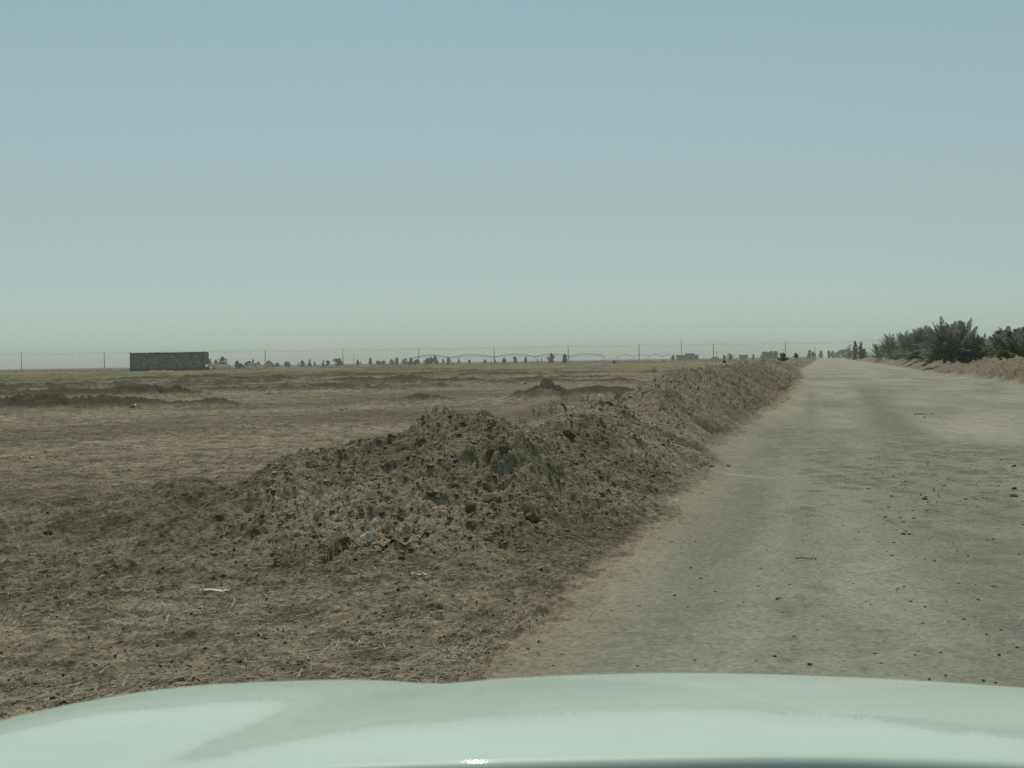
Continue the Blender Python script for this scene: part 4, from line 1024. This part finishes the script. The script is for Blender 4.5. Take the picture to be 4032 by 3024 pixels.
# ------------------------------------------------------------------ the white car we look out of
def paint():
    m, n, l, p = mat_new('white_car_paint')
    p.inputs['Base Color'].default_value = (.62, .78, .67, 1); p.inputs['Roughness'].default_value = .45
    p.inputs['Specular IOR Level'].default_value = .25; p.inputs['Coat Weight'].default_value = .45; p.inputs['Coat Roughness'].default_value = .035; p.inputs['Coat IOR'].default_value = 1.5
    tc = n.new('ShaderNodeTexCoord'); nz = n.new('ShaderNodeTexNoise'); nz.inputs['Scale'].default_value = 5; nz.inputs['Detail'].default_value = 7
    mr = n.new('ShaderNodeMapRange'); mr.inputs['From Min'].default_value = .35; mr.inputs['From Max'].default_value = .7; mr.inputs['To Min'].default_value = .93; mr.inputs['To Max'].default_value = 1.02
    vm = n.new('ShaderNodeVectorMath'); vm.operation = 'SCALE'; vm.inputs[0].default_value = (.62, .78, .67)
    l.new(tc.outputs['Object'], nz.inputs['Vector']); l.new(nz.outputs['Fac'], mr.inputs['Value']); l.new(mr.outputs[0], vm.inputs['Scale']); l.new(vm.outputs[0], p.inputs['Base Color'])
    return m
M_PAINT = paint()
M_BLACK = simple_mat('black_trim', (.012, .014, .016), .6, .2, 20, spec=.3)
M_TYRE = simple_mat('tyre_rubber', (.02, .02, .02), .85, .2, 20)
M_RIM = simple_mat('alloy_rim', (.35, .35, .35), .35, .05, 10, metal=.8)
M_LAMP = simple_mat('headlight_glass', (.5, .52, .52), .1, .05, 10, spec=.6)
M_GRILLE = simple_mat('grille_black', (.02, .02, .022), .4, .1, 20)
CX = .30   # car centre line
car = empty('car', Vector((CX, 1.0, 0)), 'white car seen from its driver seat, only the hood in view', 'car')
_lx = np.array([-.75, -.699, -.612, -.526, -.439, -.352, -.248, -.179, -.145, -.110, -.075, -.040, .064, .202, .341, .48, .584, .70, .95, 1.35])
_ld = np.array([.072, .052, .033, .0172, .0082, .0042, .0020, .0042, .0080, .0118, .0092, .0052, .0014, 0, .0040, .0114, .019, .029, .055, .12])
_gx = np.linspace(-.9, 1.5, 481)
def _smooth(v, k=9):
    for _ in range(3): v = np.convolve(np.pad(v, k // 2, mode='edge'), np.ones(k) / k, mode='valid')
    return v
_gd = _smooth(np.interp(_gx, _lx, _ld))
def hood_z(x, d):
    u = 2.1 - d
    if u >= 0: base = 1.1699 + .203 * u - .0625 * u * u
    else: base = 1.1699 + .203 * u - .0625 * u * u - .9 * u * u
    s_ = 1 - .46 * min(1.0, max(0.0, u))
    xx = .2 + (x - .2) * s_ if x < .2 else x
    side = float(np.interp(xx, _gx, _gd)) * (1 + .25 * max(0, u))
    return base - side - .66 * max(0.0, -.38 - x) ** 2
nx, ny = 150, 90
xs = np.linspace(-.76, 1.36, nx)
V = []; F = []
for j in range(ny + 1):
    for i_, x_ in enumerate(xs):
        de = 1.137 - .10 * max(0, (x_ - .0)) ** 2 - .045 * min(0, x_) ** 2
        d = de + (2.62 - de) * j / ny
        V.append((x_ - CX, d - 1.0, hood_z(x_, d)))
for j in range(ny):
    for i_ in range(nx - 1):
        a = j * nx + i_; F.append((a, a + 1, a + nx + 1, a + nx))
# rolled rear lip
for k in range(1, 7):
    th = k / 6 * math.pi * .62; rl = .011
    for i_, x_ in enumerate(xs):
        b0 = V[i_]; V.append((b0[0], b0[1] - rl * math.sin(th), b0[2] - rl * (1 - math.cos(th))))
nb = (ny + 1) * nx
for k in range(6):
    for i_ in range(nx - 1):
        a = (nb + (k - 1) * nx + i_) if k else i_; b2 = nb + k * nx + i_
        F.append((b2, b2 + 1, a + 1, a))
me = bpy.data.meshes.new('hood'); me.from_pydata(V, [], F); me.update(); smooth_all(me)
ob = link_mesh('hood', me, M_PAINT, car)
def par(mb, name, mat, parent=car, smooth=False): return mb.build(name, mat, parent, smooth)
# cowl below the windscreen, two wiper arms lying flat under the line of sight, flanks, nose, lamps, wheels
V = []; F = []
for j, (dd, dz) in enumerate(((1.083, -.035), (1.04, -.030), (.96, -.02), (.80, -.02), (.70, -.05), (.70, -.25))):
    for i_ in range(41):
        x_ = -.74 + 2.08 * i_ / 40
        V.append((x_ - CX, dd - .08 * max(0, x_) ** 2 - 1.0, hood_z(max(-.6, min(1.2, x_)), 1.1) + dz))
for j in range(5):
    for i_ in range(40):
        a = j * 41 + i_; F.append((a, a + 41, a + 42, a + 1))
me = bpy.data.meshes.new('cowl'); me.from_pydata(V, [], F); me.update(); smooth_all(me); link_mesh('cowl', me, M_BLACK, car)
for sg in (-1, 1):
    V = []; F = []; X0 = (-.757 if sg < 0 else 1.357) - CX
    prof = [(0, 0), (.02, -.05), (.03, -.16), (.02, -.35), (.0, -.52)]
    for j in range(31):
        d = 1.05 + 1.55 * j / 30; zt_ = hood_z(X0 + CX, max(1.1, d)) - .004
        for (o_, dz) in prof:
            dd = math.hypot(d - 1.95, 0); zz = zt_ + dz
            if abs(d - 1.95) < .42: zz = max(zz, .36 + math.sqrt(max(0, .42 ** 2 - (d - 1.95) ** 2)))
            V.append((X0 + sg * o_, d - 1.0, zz))
    for j in range(30):
        for k in range(4):
            a = j * 5 + k; F.append((a, a + 1, a + 6, a + 5) if sg > 0 else (a, a + 5, a + 6, a + 1))
    me = bpy.data.meshes.new('fender'); me.from_pydata(V, [], F); me.update(); smooth_all(me); link_mesh('fender', me, M_PAINT, car)
    wx_ = X0 - sg * .16
    wh = MB().lathe([(.20, -.12), (.35, -.125), (.385, -.09), (.39, 0), (.385, .09), (.35, .125), (.20, .12)], 40, 'X', (wx_, .95, .39)).build('wheel', M_TYRE, car, True)
    rim = MB().lathe([(.01, .06), (.07, .09), (.17, .06), (.20, .115), (.20, -.115), (.05, -.05)], 40, 'X', (wx_, .95, .39))
    for k in range(5):
        a = k * 2 * math.pi / 5; rim.tube([(wx_ + sg * .10, .95, .39), (wx_ + sg * .10, .95 + .2 * math.cos(a), .39 + .2 * math.sin(a))], .025, 6)
    rim.build('rim', M_RIM, wh)
    MB().box((X0 - sg * .24, 1.64, .80), (.40, .06, .16)).build('headlight', M_LAMP, car)
nose = MB()
pf = [(1.60, .865), (1.655, .80), (1.68, .66), (1.70, .5), (1.66, .34), (1.55, .26)]
V = []; F = []
for j, (yy, zz) in enumerate(pf):
    for i_ in range(31):
        u = i_ / 30 * 2 - 1; V.append((u * 1.04, yy - .12 * u * u * abs(u), zz - .02 * u * u))
for j in range(len(pf) - 1):
    for i_ in range(30):
        a = j * 31 + i_; F.append((a, a + 31, a + 32, a + 1))
me = bpy.data.meshes.new('bumper'); me.from_pydata(V, [], F); me.update(); smooth_all(me); link_mesh('bumper', me, M_PAINT, car)
g = MB()
for k in range(6): g.box((0, 1.70, .62 + .035 * k), (1.1, .03, .012))
g.build('grille', M_GRILLE, car)

# ------------------------------------------------------------------ haze
HAZE = True
if HAZE:
    hz = MB().box((0, 500, 16.5), (19800, 19800, 37)).build('haze', None)
    m = bpy.data.materials.new('dusty_air'); m.use_nodes = True; nt = m.node_tree; nt.nodes.clear()
    out = nt.nodes.new('ShaderNodeOutputMaterial'); pv = nt.nodes.new('ShaderNodeVolumePrincipled')
    pv.inputs['Color'].default_value = (.96, 1.0, .95, 1); pv.inputs['Density'].default_value = 0.00027; pv.inputs['Anisotropy'].default_value = 0.25
    nt.links.new(pv.outputs[0], out.inputs['Volume']); hz.data.materials.append(m)
    tag(hz, 'thin pale dusty haze over the plain', kind='stuff')
